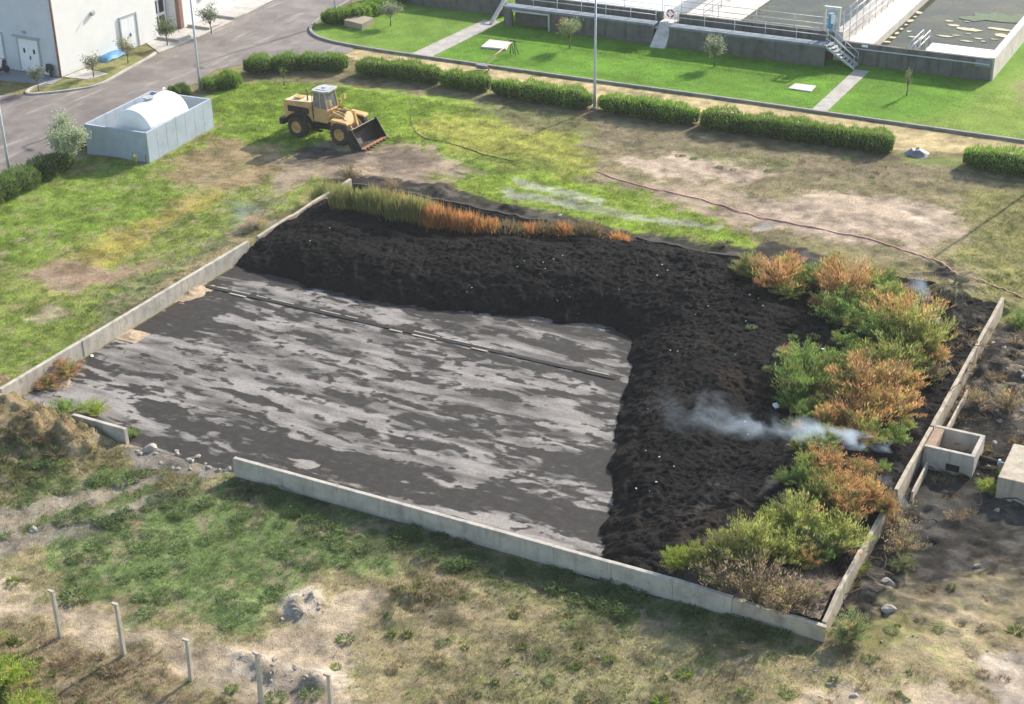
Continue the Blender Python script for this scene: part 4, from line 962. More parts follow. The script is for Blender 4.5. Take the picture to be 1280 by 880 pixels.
# cab
mb = MB(); mb.yprism([(-.74, 1.1), (-.72, 2.08), (.42, 2.0), (.55, 1.35), (.4, 1.1)], -.64, .64); mb.build('cab_base', Yl, ld, bevel=.03)
mb = MB()
for (x0, x1) in ((-.68, -.62), (.40, .22), (-.12, -.15)):
    for s in (-1, 1): mb.tube([(x0, .6*s, 2.0), (x1, .57*s, 3.12)], .045, 6)
mb.build('cab_frame', Yl, ld)
g = []
mb = MB(); mb.add([(.395, -.56, 2.03), (.395, .56, 2.03), (.22, .54, 3.08), (.22, -.54, 3.08)], [(0, 1, 2, 3)]); mb.build('windscreen', M['glass'], ld)
mb = MB(); mb.add([(-.675, -.56, 2.1), (-.675, .56, 2.1), (-.62, .54, 3.08), (-.62, -.54, 3.08)], [(0, 3, 2, 1)]); mb.build('rear_window', M['glass'], ld)
for s in (-1, 1):
    mb = MB(); mb.add([(-.66, .6*s, 2.08), (-.13, .6*s, 2.05), (-.15, .57*s, 3.08), (-.62, .57*s, 3.08)], [(0, 1, 2, 3)]); mb.build('side_window', M['glass'], ld)
    mb = MB(); mb.add([(-.10, .6*s, 1.45), (.36, .6*s, 1.45), (.38, .6*s, 2.05), (.21, .57*s, 3.08), (-.12, .57*s, 3.08)], [(0, 1, 2, 3, 4)])
    d = mb.build('cab_door', M['glass'], ld); mb = MB(); mb.box(-.05, .0, .61*s-.015, .61*s+.015, 1.9, 2.0); mb.build('handle', M['blacksteel'], d)
mb = MB(); mb.prism([(-.8, -.5), (-.6, -.74), (.30, -.74), (.48, -.5), (.48, .5), (.30, .74), (-.6, .74), (-.8, .5)], 3.12, 3.24); mb.prism([(-.55, -.45), (.25, -.45), (.25, .45), (-.55, .45)], 3.24, 3.27); mb.build('cab_roof', M['roofgrey'], ld, bevel=.02)
mb = MB(); mb.box(-.28, -.06, -.1, .12, 3.272, 3.33, .01); mb.build('roof_vent', M['frame_grey'], ld)
for s in (-1, 1):
    mb = MB(); mb.tube([(.5, .62*s, 2.0), (.85, .85*s, 2.15), (.85, .85*s, 2.6)], .025, 6); mb.box(.82, .88, .76*s-.06, .92*s+.02, 2.45, 2.8) if s > 0 else mb.box(.82, .88, -.94, -.70, 2.45, 2.8); mb.build('mirror', Yl, ld)
    mb = MB(); mb.tube([(.62, .55*s, 1.8), (.62, .55*s, 2.3)], .03, 6); mb.tube([(.60, .55*s, 2.38), (.74, .55*s, 2.38)], .1, 12); mb.build('headlight', Yl, ld)
    mb = MB(); mb.yprism([(.95, 1.52), (1.1, 1.66), (2.3, 1.58), (2.36, 1.46), (1.2, 1.5)], (.72 if s > 0 else -1.26), (1.26 if s > 0 else -.72)); mb.build('front_fender', Yl, ld)
mb = MB(); mb.yprism([(.45, .6), (.45, 1.5), (1.0, 1.95), (1.5, 1.9), (1.95, 1.2), (2.0, .55), (1.2, .45)], -.42, .42); mb.build('front_frame', Yl, ld, bevel=.03)
mb = MB(); mb.box(-.6, .5, -.3, .3, .55, 1.1); mb.build('articulation_joint', M['blacksteel'], ld)
for s in (-1, 1):
    mb = MB(); y0 = .46*s; y1 = .62*s
    mb.yprism([(.75, 1.75), (.8, 1.95), (1.55, 1.78), (2.2, 1.15), (2.44, .68), (2.42, .42), (2.25, .5), (1.85, 1.05), (1.4, 1.5)], min(y0, y1), max(y0, y1)); mb.build('lift_arm', Yl, ld, bevel=.02)
    mb = MB(); mb.tube([(.6, .3*s, .9), (1.25, .36*s, 1.2)], .08, 10); mb.tube([(1.25, .36*s, 1.2), (1.85, .44*s, 1.15)], .04, 8); mb.build('hydraulic_cylinder', M['galv'], ld, True)
mb = MB(); mb.tube([(.9, 0, 1.9), (1.6, 0, 2.02)], .09, 10); mb.tube([(1.6, 0, 2.02), (2.1, 0, 2.0)], .045, 8); mb.yprism([(2.0, 2.08), (2.15, 2.05), (2.25, 1.5), (2.42, 1.0), (2.3, .98), (2.1, 1.45)], -.08, .08); mb.build('tilt_linkage', Yl, ld)
for s in (-1, 1):
    mb = MB()
    for z in (.5, .8, 1.08): mb.box(-.55, -.05, .66*s-.12, .66*s+.12, z, z+.04)
    mb.build('step', M['blacksteel'], ld)
for s in (-1, 1):
    mb = MB(); mb.tube([(.3, .25*s, 1.5), (.7, .3*s, 2.05), (1.1, .28*s, 2.0), (1.5, .2*s, 1.9)], .03, 6); mb.build('hydraulic_hose', M['blacksteel'], ld, True)
mb = MB(); mb.tube([(-.66, -.66, 1.3), (-.72, -.70, 2.0), (-.70, -.68, 2.9)], .02, 6); mb.build('grab_rail', M['blacksteel'], ld, True)
mb = MB(); mb.box(-3.07, -3.045, -.5, .5, 1.35, 1.95); mb.build('radiator_grille', M['blacksteel'], ld)
mb = MB(); mb.box(-2.5, -1.9, -.3, .3, 2.37, 2.42, .01); mb.build('hood_hatch', M['yellow'], ld)
# bucket: open to the front
bk_p = [(2.70, .02), (2.50, .35), (2.46, .8), (2.62, 1.2), (2.70, 1.26)]
bk_i = [(2.74, 1.22), (2.68, 1.14), (2.53, .8), (2.57, .38), (2.76, .07)]
mb = MB(); mb.yprism(bk_p+bk_i, -1.42, 1.42)
mb.yprism([(2.70, .0), (3.62, .0), (3.62, .045), (2.74, .075)], -1.42, 1.42)
for s in (-1, 1):
    y0, y1 = (1.425, 1.465) if s > 0 else (-1.465, -1.425)
    mb.yprism([(2.70, 0), (3.55, 0), (3.5, .22), (2.82, 1.28), (2.66, 1.28), (2.45, .85), (2.48, .33)], y0, y1)
bk = mb.build('bucket', M['blacksteel'], ld)
mb = MB(); mb.box(3.38, 3.66, -1.40, 1.40, .078, .10); mb.build('cutting_edge', M['rust'], bk)
for i in range(8):
    y = -1.33+i*.38; mb = MB(); mb.yprism([(3.60, .0), (3.60, .12), (3.86, .05), (3.86, .02)], y-.06, y+.06); mb.build('tooth', M['blacksteel'], bk)

# ------------------------------------------------------------------ concrete boxes on the right
cb = thing('concrete_chamber', (39.9, 14.3, 0), 'open-topped square concrete chamber built against the right wall, green weed inside', 'chamber')
mb = MB(); x0, x1, y0, y1 = 38.66, 40.75, 13.35, 15.35; h = 1.0; tt = .18
mb.box(x0, x1, y0, y0+tt, -.3, h); mb.box(x0, x1, y1-tt, y1, -.3, h); mb.box(x1-tt, x1, y0+tt+.002, y1-tt-.002, -.3, h)
rel(mb.build('wall', M['wall'], cb, bevel=.015), cb)
mb = MB(); mb.box(x0+.02, x0+.42, y0+tt+.002, y1-tt-.002, .4, h-.02); rel(mb.build('inner_ledge', simple('brown_stained_concrete', (.30, .21, .15), .9, var=.25, bump=.3), cb), cb)
mb = MB(); mb.box(x0, x1-.2, y0+tt, y1-tt, -.3, .1); rel(mb.build('floor', M['wall_burnt'], cb), cb)
mb = MB(); mb.prism([(39.65, 13.30), (40.2, 13.30), (40.2, 13.347), (39.65, 13.347)], .12, .42); rel(mb.build('soot_patch', M['burnt'], cb), cb)
pp = thing('pipe_stub', (40.8, 14.6, .3), 'black pipe stub with a pale valve end beside the open concrete chamber', 'pipe')
mb = MB(); mb.tube([(-.03, 0, 0), (.75, -.1, 0)], .13, 14); mb.build('pipe', M['burnt'], pp, True)
mb = MB(); mb.tube([(.75, -.1, .02), (.83, -.11, .02)], .17, 14); mb.tube([(.83, -.11, .06), (1.1, -.15, .08)], .05, 8); mb.build('valve', M['galv'], pp)
mb = MB(); mb.box(0, 2.2, 0, 3.0, -.3, 1.0); o = mb.build('concrete_block', M['wall_weath'], bevel=.03)
o.location = (41.95, 12.2, 0); tag(o, 'solid concrete block with a pale flat top at the right picture edge', 'block')

# ------------------------------------------------------------------ fence posts in the foreground
def fpost(px, py, pty, tip, label, i):
    b = G(px, py); h = 2.0+.25*math.sin(i*2.3)
    t = thing('fence_post', (b[0], b[1], b[2]-.1), label, 'post', 'old concrete posts along the near track', rz=rad(random.uniform(-20, 20)))
    lx, ly = tip
    mb = MB(); s = .065
    def ringp(z, k=1): return [(lx*z/h+a*s*k, ly*z/h+b_*s*k, z) for a, b_ in ((-1, -1), (1, -1), (1, 1), (-1, 1))]
    rr = [ringp(0, 1.1), ringp(h*.5), ringp(h-.12, .95)]; v = sum(rr, [])
    top_ = [(lx-.12+a*s*.9, ly+b_*s*.9, h+.03+a*.03) for a, b_ in ((-1, -1), (1, -1), (1, 1), (-1, 1))]; v += [(lx+a*s*.95-.02, ly+b_*s*.95, h-.03) for a, b_ in ((-1, -1), (1, -1), (1, 1), (-1, 1))]
    n = len(v)//4; f = [(3, 2, 1, 0), tuple(4*(n-1)+k for k in range(4))]
    for r in range(n-1):
        for k in range(4): f.append((4*r+k, 4*r+(k+1) % 4, 4*r+4+(k+1) % 4, 4*r+4+k))
    mb.add(v, f); mb.build('shaft', M['post'], t, bevel=.012)
    mb = MB(); mb.box(lx-.2, lx+.06, ly-.06, ly+.06, h-.02, h+.07, .015); mb.build('bent_head', M['post'], t)
for i, (px, py, pty, tip, lab) in enumerate([
    (76, 797, 728, (-.10, .05), 'leftmost concrete fence post, beside the bright green weeds of the near track'),
    (155, 818, 755, (-.04, .03), 'second concrete fence post from the left, above the brown bank'),
    (239, 850, 788, (.03, .02), 'middle concrete fence post with a pale broken top'),
    (326, 878, 812, (.08, .0), 'concrete fence post in front of the grey gravel pile'),
    (414, 903, 842, (.06, .0), 'rightmost concrete fence post at the bottom edge by the gravel')]): fpost(px, py, pty, tip, lab, i)

# ------------------------------------------------------------------ hoses
def hose(pts, r, mat, label, name='hose', lift=.04):
    P = arc([tuple(ray(a, b)[:2]) for a, b in pts], 10); V = []
    for i, p in enumerate(P):
        V.append((p.x+.08*math.sin(i*.13), p.y+.08*math.cos(i*.11), top(p.x, p.y)+r))
    mb = MB(); mb.tube(V, r, 6); return tag(mb.build(name, mat, smooth=True), label, 'hose')
hose([(745, 216), (800, 232), (880, 250), (950, 270), (1020, 285), (1080, 298), (1130, 315), (1165, 328), (1200, 345), (1240, 356), (1290, 378)], .03, M['hose'], 'long faded red hose lying across the bare field behind the pad')
hose([(524, 122), (512, 138), (516, 158), (530, 172), (560, 178), (600, 192), (640, 204)], .03, M['hose_dark'], 'dark hose curling through the grass right of the loader')
fr = thing('hose_stand', (0, 0, 0), 'dark green A-frame stand on the lawn beside the square slab', 'stand'); p = ray(641, 68); fr.location = (p[0], p[1], 0)
mb = MB()
for s in (-.22, .22): mb.tube([(s, 0, 0), (s*.6, 0, 1.05)], .035, 8); mb.tube([(s+.25, .1, 0), (s*.6, 0, 1.05)], .03, 8)
mb.tube([(-.25, 0, 1.05), (.3, 0, 1.05)], .05, 8); mb.build('frame', M['green_paint'], fr, True)
p2 = ray(607, 86); mb = MB(); mb.tube([(p[0], p[1], 1.0), (p[0]*.5+p2[0]*.5, p[1]*.5+p2[1]*.5, .75), (p2[0], p2[1], .5)], .045, 6); tag(mb.build('hose', M['hose'], smooth=True), 'red hose stretched from the green stand down to the grey pump', 'hose')
pu = thing('water_pump', (p2[0], p2[1]-.35, 0), 'small grey pump on the kerb with a brown hose curled below it', 'pump')
mb = MB(); mb.box(-.5, .3, -.25, .25, .12, .4, .05); mb.tube([(-.7, 0, .3), (-.5, 0, .3)], .14, 12); mb.build('body', M['greysheet'], pu)
mb = MB(); mb.tube([(.3, 0, .25), (.6, -.2, .15), (.5, -.7, .05), (-.2, -.9, .05), (-.9, -1.0, .05)], .06, 8); mb.build('outlet_hose', M['hose_dark'], pu, True)

# ------------------------------------------------------------------ foliage builders
def shade(c, k): return np.clip(np.array(c)*k, 0, 1)
def in_poly(poly, n, seed):
    rng = np.random.default_rng(seed); A = np.array(poly); out = []
    while len(out) < n:
        x = rng.uniform(A[:, 0].min(), A[:, 0].max()); y = rng.uniform(A[:, 1].min(), A[:, 1].max())
        if poly_sd(np.array([x]), np.array([y]), poly)[0] > 0: out.append((x, y))
    return out
def shrub_mesh(kind, seed, N=1500, h=1.6, r=1.15):
    """upright many-stemmed brush: stems fan from the base, fine leaves along them"""
    rng = np.random.default_rng(seed); ns = 64
    az = rng.uniform(0, 2*PI, ns); sp = r*np.sqrt(rng.uniform(.02, 1, ns)); hh = h*(1-.45*(sp/r)**2)*rng.uniform(.5, 1.2, ns)
    tipx, tipy = sp*np.cos(az), sp*np.sin(az)
    k = rng.integers(0, ns, N); t = rng.uniform(.25, 1, N)**.8
    bend = t**1.5
    P = np.stack([tipx[k]*bend+rng.normal(0, .07, N), tipy[k]*bend+rng.normal(0, .07, N), hh[k]*t], 1)
    D = np.stack([tipx[k]*.5+rng.normal(0, .35, N), tipy[k]*.5+rng.normal(0, .35, N), np.full(N, 1.15)+rng.normal(0, .2, N)], 1)
    L = rng.uniform(.07, .24, N); Wd = rng.uniform(.014, .042, N)
    if kind == 'rust': L *= 1.0; Wd *= .75
    pal = {'green': [(.18, .29, .075), (.24, .36, .10), (.13, .21, .055)], 'olive': [(.31, .335, .09), (.25, .30, .08), (.38, .375, .125)],
           'rust': [(.53, .28, .125), (.44, .215, .095), (.60, .37, .18)], 'pale': [(.20, .25, .12), (.25, .29, .15), (.16, .21, .10)],
           'dead': [(.32, .24, .165), (.25, .18, .125), (.41, .31, .22)], 'lime': [(.28, .37, .05), (.33, .40, .07), (.20, .30, .045)]}
    if kind == 'mixed':
        a = np.array(pal['olive'])[rng.integers(0, 3, N)]; b = np.array(pal['rust'])[rng.integers(0, 3, N)]
        w = sstep(.45, .8, t+.25*np.sin(az[k]*2)+rng.normal(0, .1, N))[:, None]; c = a*(1-w)+b*w
    elif kind == 'rust':
        c = np.array(pal['rust'])[rng.integers(0, 3, N)]; w = sstep(.62, .34, t+rng.normal(0, .1, N))[:, None]; c = c*(1-w)+w*np.array(pal['olive'])[rng.integers(0, 3, N)]
    else:
        c = np.array(pal[kind])[rng.integers(0, 3, N)]
        stray = rng.random(N) < .07; c[stray] = np.array(pal['olive'])[1]
    oth = np.array([pal['olive'][0], pal['green'][1], pal['dead'][0], pal['olive'][2], pal['rust'][2]])[rng.integers(0, 5, ns)]
    mixw = np.where(rng.random(ns) < .22, rng.uniform(.4, .9, ns), rng.uniform(0, .2, ns)); sv = rng.uniform(.72, 1.25, ns)
    c = (c*(1-mixw[k])[:, None]+oth[k]*mixw[k][:, None])*sv[k][:, None]
    c = c*rng.uniform(.75, 1.25, (N, 1))
    V, F, cc = leaves(P, D, L, Wd, c, rng=rng)
    mb = MB()
    for i in range(0, ns, 2): mb.tube([(0, 0, -.05), (tipx[i]*.35, tipy[i]*.35, hh[i]*.5), (tipx[i]*.9, tipy[i]*.9, hh[i]*.93)], [.022, .014, .006], 4, False)
    sm = bpy.data.meshes.new('stems'); sm.from_pydata(mb.v, [], mb.f); sm.materials.append(M['stem'])
    fm = np_mesh('foliage', V, F, cc); fm.materials.append(M['leaf'])
    return fm, sm
SH = {k: [shrub_mesh(k, 40+i*11+j, {'rust': 4200, 'dead': 1600}.get(k, 5200)) for j in range(4)] for i, k in enumerate(('green', 'olive', 'rust', 'mixed', 'pale', 'dead', 'lime'))}
def shrub(px, py, wpx, hk, kind, label, group='shrubs growing on the burnt bank', name='shrub', cat='shrub', at=None):
    p = G(px, py) if at is None else np.array(at)
    mpp = np.linalg.norm(p-CAM)/F_PX; w = wpx*mpp
    t = thing(name, (p[0], p[1], p[2]-.03), label, cat, group, rz=random.uniform(0, 6.28))
    s = w/1.95*random.uniform(.9, 1.1); t.scale = (s*random.uniform(.85, 1.15), s*random.uniform(.85, 1.15), s*hk*random.uniform(.68, .95))
    fm, sm = random.choice(SH[kind])
    for nm, m_ in (('foliage', fm), ('stems', sm)):
        o = bpy.data.objects.new(nm, m_); C.objects.link(o); o.parent = t
    return t
# pixel of the base, width in pixels, height factor, kind, label
for a in [
 (940, 348, 50, 1.0, 'pale', 'grey-green shrub at the far edge of the heap, leftmost of the far shrubs'),
 (972, 362, 62, 1.0, 'rust', 'orange-brown shrub at the far edge of the heap between two green ones'),
 (985, 372, 46, .8, 'olive', 'small olive shrub in front of the far orange-brown shrub'),
 (1018, 362, 50, .8, 'green', 'low green shrub between the two far orange shrubs'),
 (1058, 378, 74, 1.1, 'rust', 'bright orange shrub near the far end of the bank'),
 (1032, 388, 40, .9, 'rust', 'narrow orange shrub leaning left of the bright far one'),
 (1098, 368, 50, 1.0, 'green', 'dark green shrub behind the bright far orange shrub'),
 (1050, 402, 66, .9, 'green', 'green shrub below the bright far orange shrub'),
 (1068, 414, 50, .7, 'olive', 'low olive shrub on the black ground mid bank'),
 (1115, 385, 50, .9, 'green', 'green shrub above the wide orange bank shrub'),
 (1128, 412, 84, 1.1, 'rust', 'wide rust-orange shrub at the top right of the bank'),
 (1105, 428, 64, 1.0, 'green', 'rounded green shrub left of the olive one by the right wall'),
 (1148, 440, 76, 1.2, 'olive', 'tall olive-yellow shrub near the top of the right wall'),
 (1160, 456, 44, 1.2, 'mixed', 'brownish olive shrub closest to the upper right wall'),
 (1000, 460, 54, 1.0, 'green', 'green shrub on the black heap with a small orange tip'),
 (985, 448, 26, .9, 'rust', 'tiny orange shrub beside the lone green one on the heap'),
 (1062, 474, 66, 1.0, 'green', 'green shrub mid bank above the orange middle group'),
 (1108, 478, 80, 1.0, 'olive', 'broad yellow-green shrub mid bank under the tall olive one'),
 (1136, 472, 44, 1.0, 'green', 'small green shrub tucked right of the broad yellow-green one'),
 (1010, 496, 72, 1.0, 'green', 'dense dark green shrub at the left edge of the mid bank'),
 (992, 512, 50, .9, 'green', 'lower dark green shrub at the left edge of the mid bank'),
 (1072, 500, 74, 1.1, 'mixed', 'orange-topped shrub in the middle of the bank'),
 (1118, 500, 60, 1.0, 'mixed', 'orange-brown and green shrub mid bank toward the wall'),
 (1036, 510, 44, .8, 'olive', 'small olive shrub left of the orange-topped one'),
 (1012, 526, 46, .9, 'green', 'green shrub just above the smoke plume'),
 (992, 540, 30, .7, 'pale', 'pale green low plant left of the smoke plume'),
 (1080, 540, 86, 1.1, 'rust', 'large vivid orange shrub behind the smoke plume'),
 (1118, 528, 60, 1.1, 'mixed', 'yellow-orange shrub right of the large vivid orange one'),
 (1078, 556, 56, .9, 'olive', 'dull yellow shrub below the large vivid orange one'),
 (1030, 560, 46, .8, 'green', 'dark green shrub inside the smoke plume'),
 (1076, 592, 46, .6, 'mixed', 'dull orange and olive shrub just below the smoke source'),
 (1030, 592, 62, 1.0, 'rust', 'orange shrub veiled by smoke left of centre bank'),
 (1010, 606, 30, .9, 'rust', 'small orange shrub at the bank edge below the plume'),
 (985, 608, 34, .9, 'green', 'small green shrub at the bank edge below the plume'),
 (1050, 625, 54, 1.2, 'rust', 'upright orange shrub in the lower bank'),
 (1025, 632, 48, 1.0, 'olive', 'olive shrub left of the upright lower orange one'),
 (1060, 652, 56, 1.0, 'mixed', 'orange and green shrub under the upright lower orange one'),
 (985, 642, 58, .7, 'pale', 'pale blue-green low shrub at the lower bank edge'),
 (966, 660, 48, .8, 'lime', 'fresh light green shrub at the lower bank edge'),
 (1000, 672, 80, 1.0, 'olive', 'big olive shrub in the lower bank'),
 (1048, 690, 76, 1.1, 'olive', 'big yellow-green shrub at the right of the lower bank'),
 (940, 690, 70, 1.0, 'olive', 'olive shrub above the front wall, left of the big ones'),
 (1020, 700, 60, .9, 'green', 'green shrub in front of the big yellow-green one'),
 (980, 706, 70, .9, 'olive', 'olive shrub above the bare brown brush by the front wall'),
 (905, 702, 66, .9, 'olive', 'yellow-green shrub behind the front wall second from its left end'),
 (872, 706, 48, .9, 'lime', 'light green shrub spilling to the front wall'),
 (846, 712, 44, .9, 'lime', 'leftmost light green shrub touching the front wall'),
 (1042, 662, 30, .8, 'rust', 'little faded orange shrub among the big lower olive ones'),
]: shrub(*a)
for a in [
 (900, 732, 72, .8, 'dead', 'flattened brown brush leaning over the front wall, left part'),
 (945, 748, 84, .8, 'dead', 'flattened brown brush leaning over the front wall, middle part'),
 (985, 762, 80, .8, 'dead', 'flattened brown brush leaning over the front wall, right part'),
 (1012, 745, 50, .6, 'dead', 'brown brush heaped at the right front corner of the pad'),
 (1118, 660, 66, 1.1, 'dead', 'tall brown dead shrub outside the right wall below the gap'),
 (1105, 640, 40, 1.0, 'mixed', 'rusty half-dead shrub in the gap of the right wall'),
 (1128, 690, 50, .9, 'dead', 'dead brown shrub beside the grey rubble outside the wall'),
 (1128, 712, 36, .8, 'pale', 'grey-green tuft beside the rubble outside the wall'),
 (1060, 800, 56, .7, 'pale', 'grey-green bush at the outer foot of the right front corner'),
 (1076, 715, 40, .5, 'lime', 'bright green plant growing over the gap in the right wall'),
 (1200, 560, 24, .8, 'lime', 'bright green weed growing inside the open concrete chamber'),
 (1235, 615, 30, .8, 'lime', 'light green weed by the solid concrete block'),
 (1220, 505, 36, .9, 'dead', 'brown dead shrub in the burnt area behind the chamber, left of two'),
 (1258, 512, 44, 1.0, 'dead', 'brown dead shrub in the burnt area behind the chamber, right of two'),
 (1275, 410, 30, .8, 'green', 'green shrub at the right picture edge above the burnt area'),
 (1165, 475, 40, 1.0, 'dead', 'scorched brown shrub beside the upper right wall'),
 (1150, 360, 50, .5, 'dead', 'scorched brush at the far right corner of the pad'),
 (437, 226, 40, .9, 'dead', 'brown leafless bush at the far left corner of the pad'),
 (490, 236, 26, .9, 'dead', 'small dark burnt bush at the back wall behind the reeds'),
]: shrub(*a, group=None)
_rk = random.Random(77)
for x, y in in_poly([(925, 345), (975, 345), (1060, 352), (1115, 370), (1165, 405), (1172, 450), (1150, 520), (1120, 560), (1085, 640), (1060, 700), (980, 722), (850, 716), (950, 675), (1000, 620), (990, 545), (985, 500), (1010, 455), (1045, 405), (960, 372)], 112, 55):
    kd = _rk.choice(['green', 'olive', 'green', 'mixed', 'green', 'pale', 'olive', 'lime', 'green', 'mixed', 'rust'])
    lab = {'green': 'small green shrub filling a gap in the strip along the right wall', 'olive': 'small olive shrub filling a gap in the strip along the right wall', 'mixed': 'small half-dry orange and olive shrub in the strip along the right wall', 'pale': 'small grey-green plant in the strip along the right wall',
           'rust': 'small orange dead shrub in the strip along the right wall', 'lime': 'small light green plant in the strip along the right wall', 'dead': 'small brown dead shrub in the strip along the right wall'}[kd]
    shrub(x, y, _rk.uniform(20, 42), _rk.uniform(.8, 1.45), kd, lab, 'small %s plants in the right-hand strip' % {'rust': 'orange', 'mixed': 'half-dry', 'pale': 'grey-green', 'lime': 'light green', 'dead': 'brown'}.get(kd, kd))
for a in [(85, 470, 40, .7, 'mixed', 'rusty brown weed against the inner foot of the left wall'), (60, 483, 34, .6, 'mixed', 'rusty weed lower down the left wall'),
          (82, 520, 46, .6, 'green', 'green weed on the dry mound by the short wall stub'), (120, 518, 36, .7, 'lime', 'fresh green plant leaning over the short wall stub'),
          (165, 545, 26, .6, 'green', 'small green weed at the right end of the short wall stub'), (230, 365, 26, .5, 'dead', 'dry weed at the left wall by the drain'),
          (318, 285, 30, .7, 'mixed', 'rusty weed growing by the left wall where the heap meets it'),
          (5, 858, 72, .8, 'lime', 'yellow-green bush at the bottom left corner'), (-15, 805, 45, .9, 'lime', 'light green plant at the left edge above the yellow-green bush'), (35, 893, 55, .7, 'lime', 'yellow-green bush cut by the bottom edge at the left')]: shrub(*a, group=None)

# reeds along the back wall: one clump each
def reed_mesh(cols, seed, N=700, h=1.3):
    rng = np.random.default_rng(seed)
    P = np.stack([rng.normal(0, .28, N), rng.normal(0, .22, N), rng.uniform(-.05, h*.55, N)], 1)
    D = np.stack([rng.normal(0, .16, N)+P[:, 0]*.3, rng.normal(0, .16, N)+P[:, 1]*.3, np.ones(N)], 1)
    c = np.array(cols)[rng.integers(0, len(cols), N)]*rng.uniform(.7, 1.3, (N, 1))
    V, F, cc = leaves(P, D, rng.uniform(.30, .8, N), rng.uniform(.018, .04, N), c, rng=rng)
    m_ = np_mesh('reed_clump', V, F, cc); m_.materials.append(M['leaf']); return m_
RE = {'green': [reed_mesh([(.24, .26, .09), (.30, .285, .12), (.19, .225, .07)], 300+i) for i in range(2)], 'gold': [reed_mesh([(.36, .30, .14), (.27, .26, .10), (.42, .31, .15)], 310+i) for i in range(2)],
      'rust': [reed_mesh([(.44, .22, .085), (.38, .17, .06), (.48, .28, .12)], 320+i) for i in range(2)], 'dead': [reed_mesh([(.20, .155, .09), (.15, .13, .07), (.24, .17, .09)], 330+i) for i in range(2)]}
def reed(px, py, hm, kind, label, group):
    p = G(px, py); o = bpy.data.objects.new('reed_clump', random.choice(RE[kind])); C.objects.link(o)
    o.location = p-np.array([0, 0, .05]); o.rotation_euler = (0, 0, random.uniform(0, 6.28)); s = hm/1.4; o.scale = (1.0, 1.0, s)
    tag(o, label, 'reeds', group)
xs = np.linspace(402, 528, 15)
for i, px in enumerate(xs): reed(px+random.uniform(-3, 3), 252+(px-388)*.17+random.uniform(-3, 5), 1.35+.35*random.random(), 'green', 'clump of yellow-green reeds at the left of the row behind the heap', 'yellow-green reeds behind the heap')
for i, px in enumerate(np.linspace(470, 535, 6)): reed(px, 262+(px-470)*.2, 1.45, 'gold', 'clump of golden drying reeds between the green and orange ones', 'golden reeds behind the heap')
for i, px in enumerate((536, 546, 556, 572, 583, 590)): reed(px, 283+(px-536)*.12, 1.55 if px < 560 else 1.3, 'rust', 'clump of bright orange dead reeds behind the heap', 'orange reeds behind the heap')
for i, px in enumerate((615, 634, 648, 660, 676, 690, 705, 725, 742, 775)): reed(px, 290+(px-615)*.09, .75+.2*random.random(), 'dead' if i % 3 else 'rust', 'low faded reed clump toward the right of the row behind the heap', 'faded reeds behind the heap')

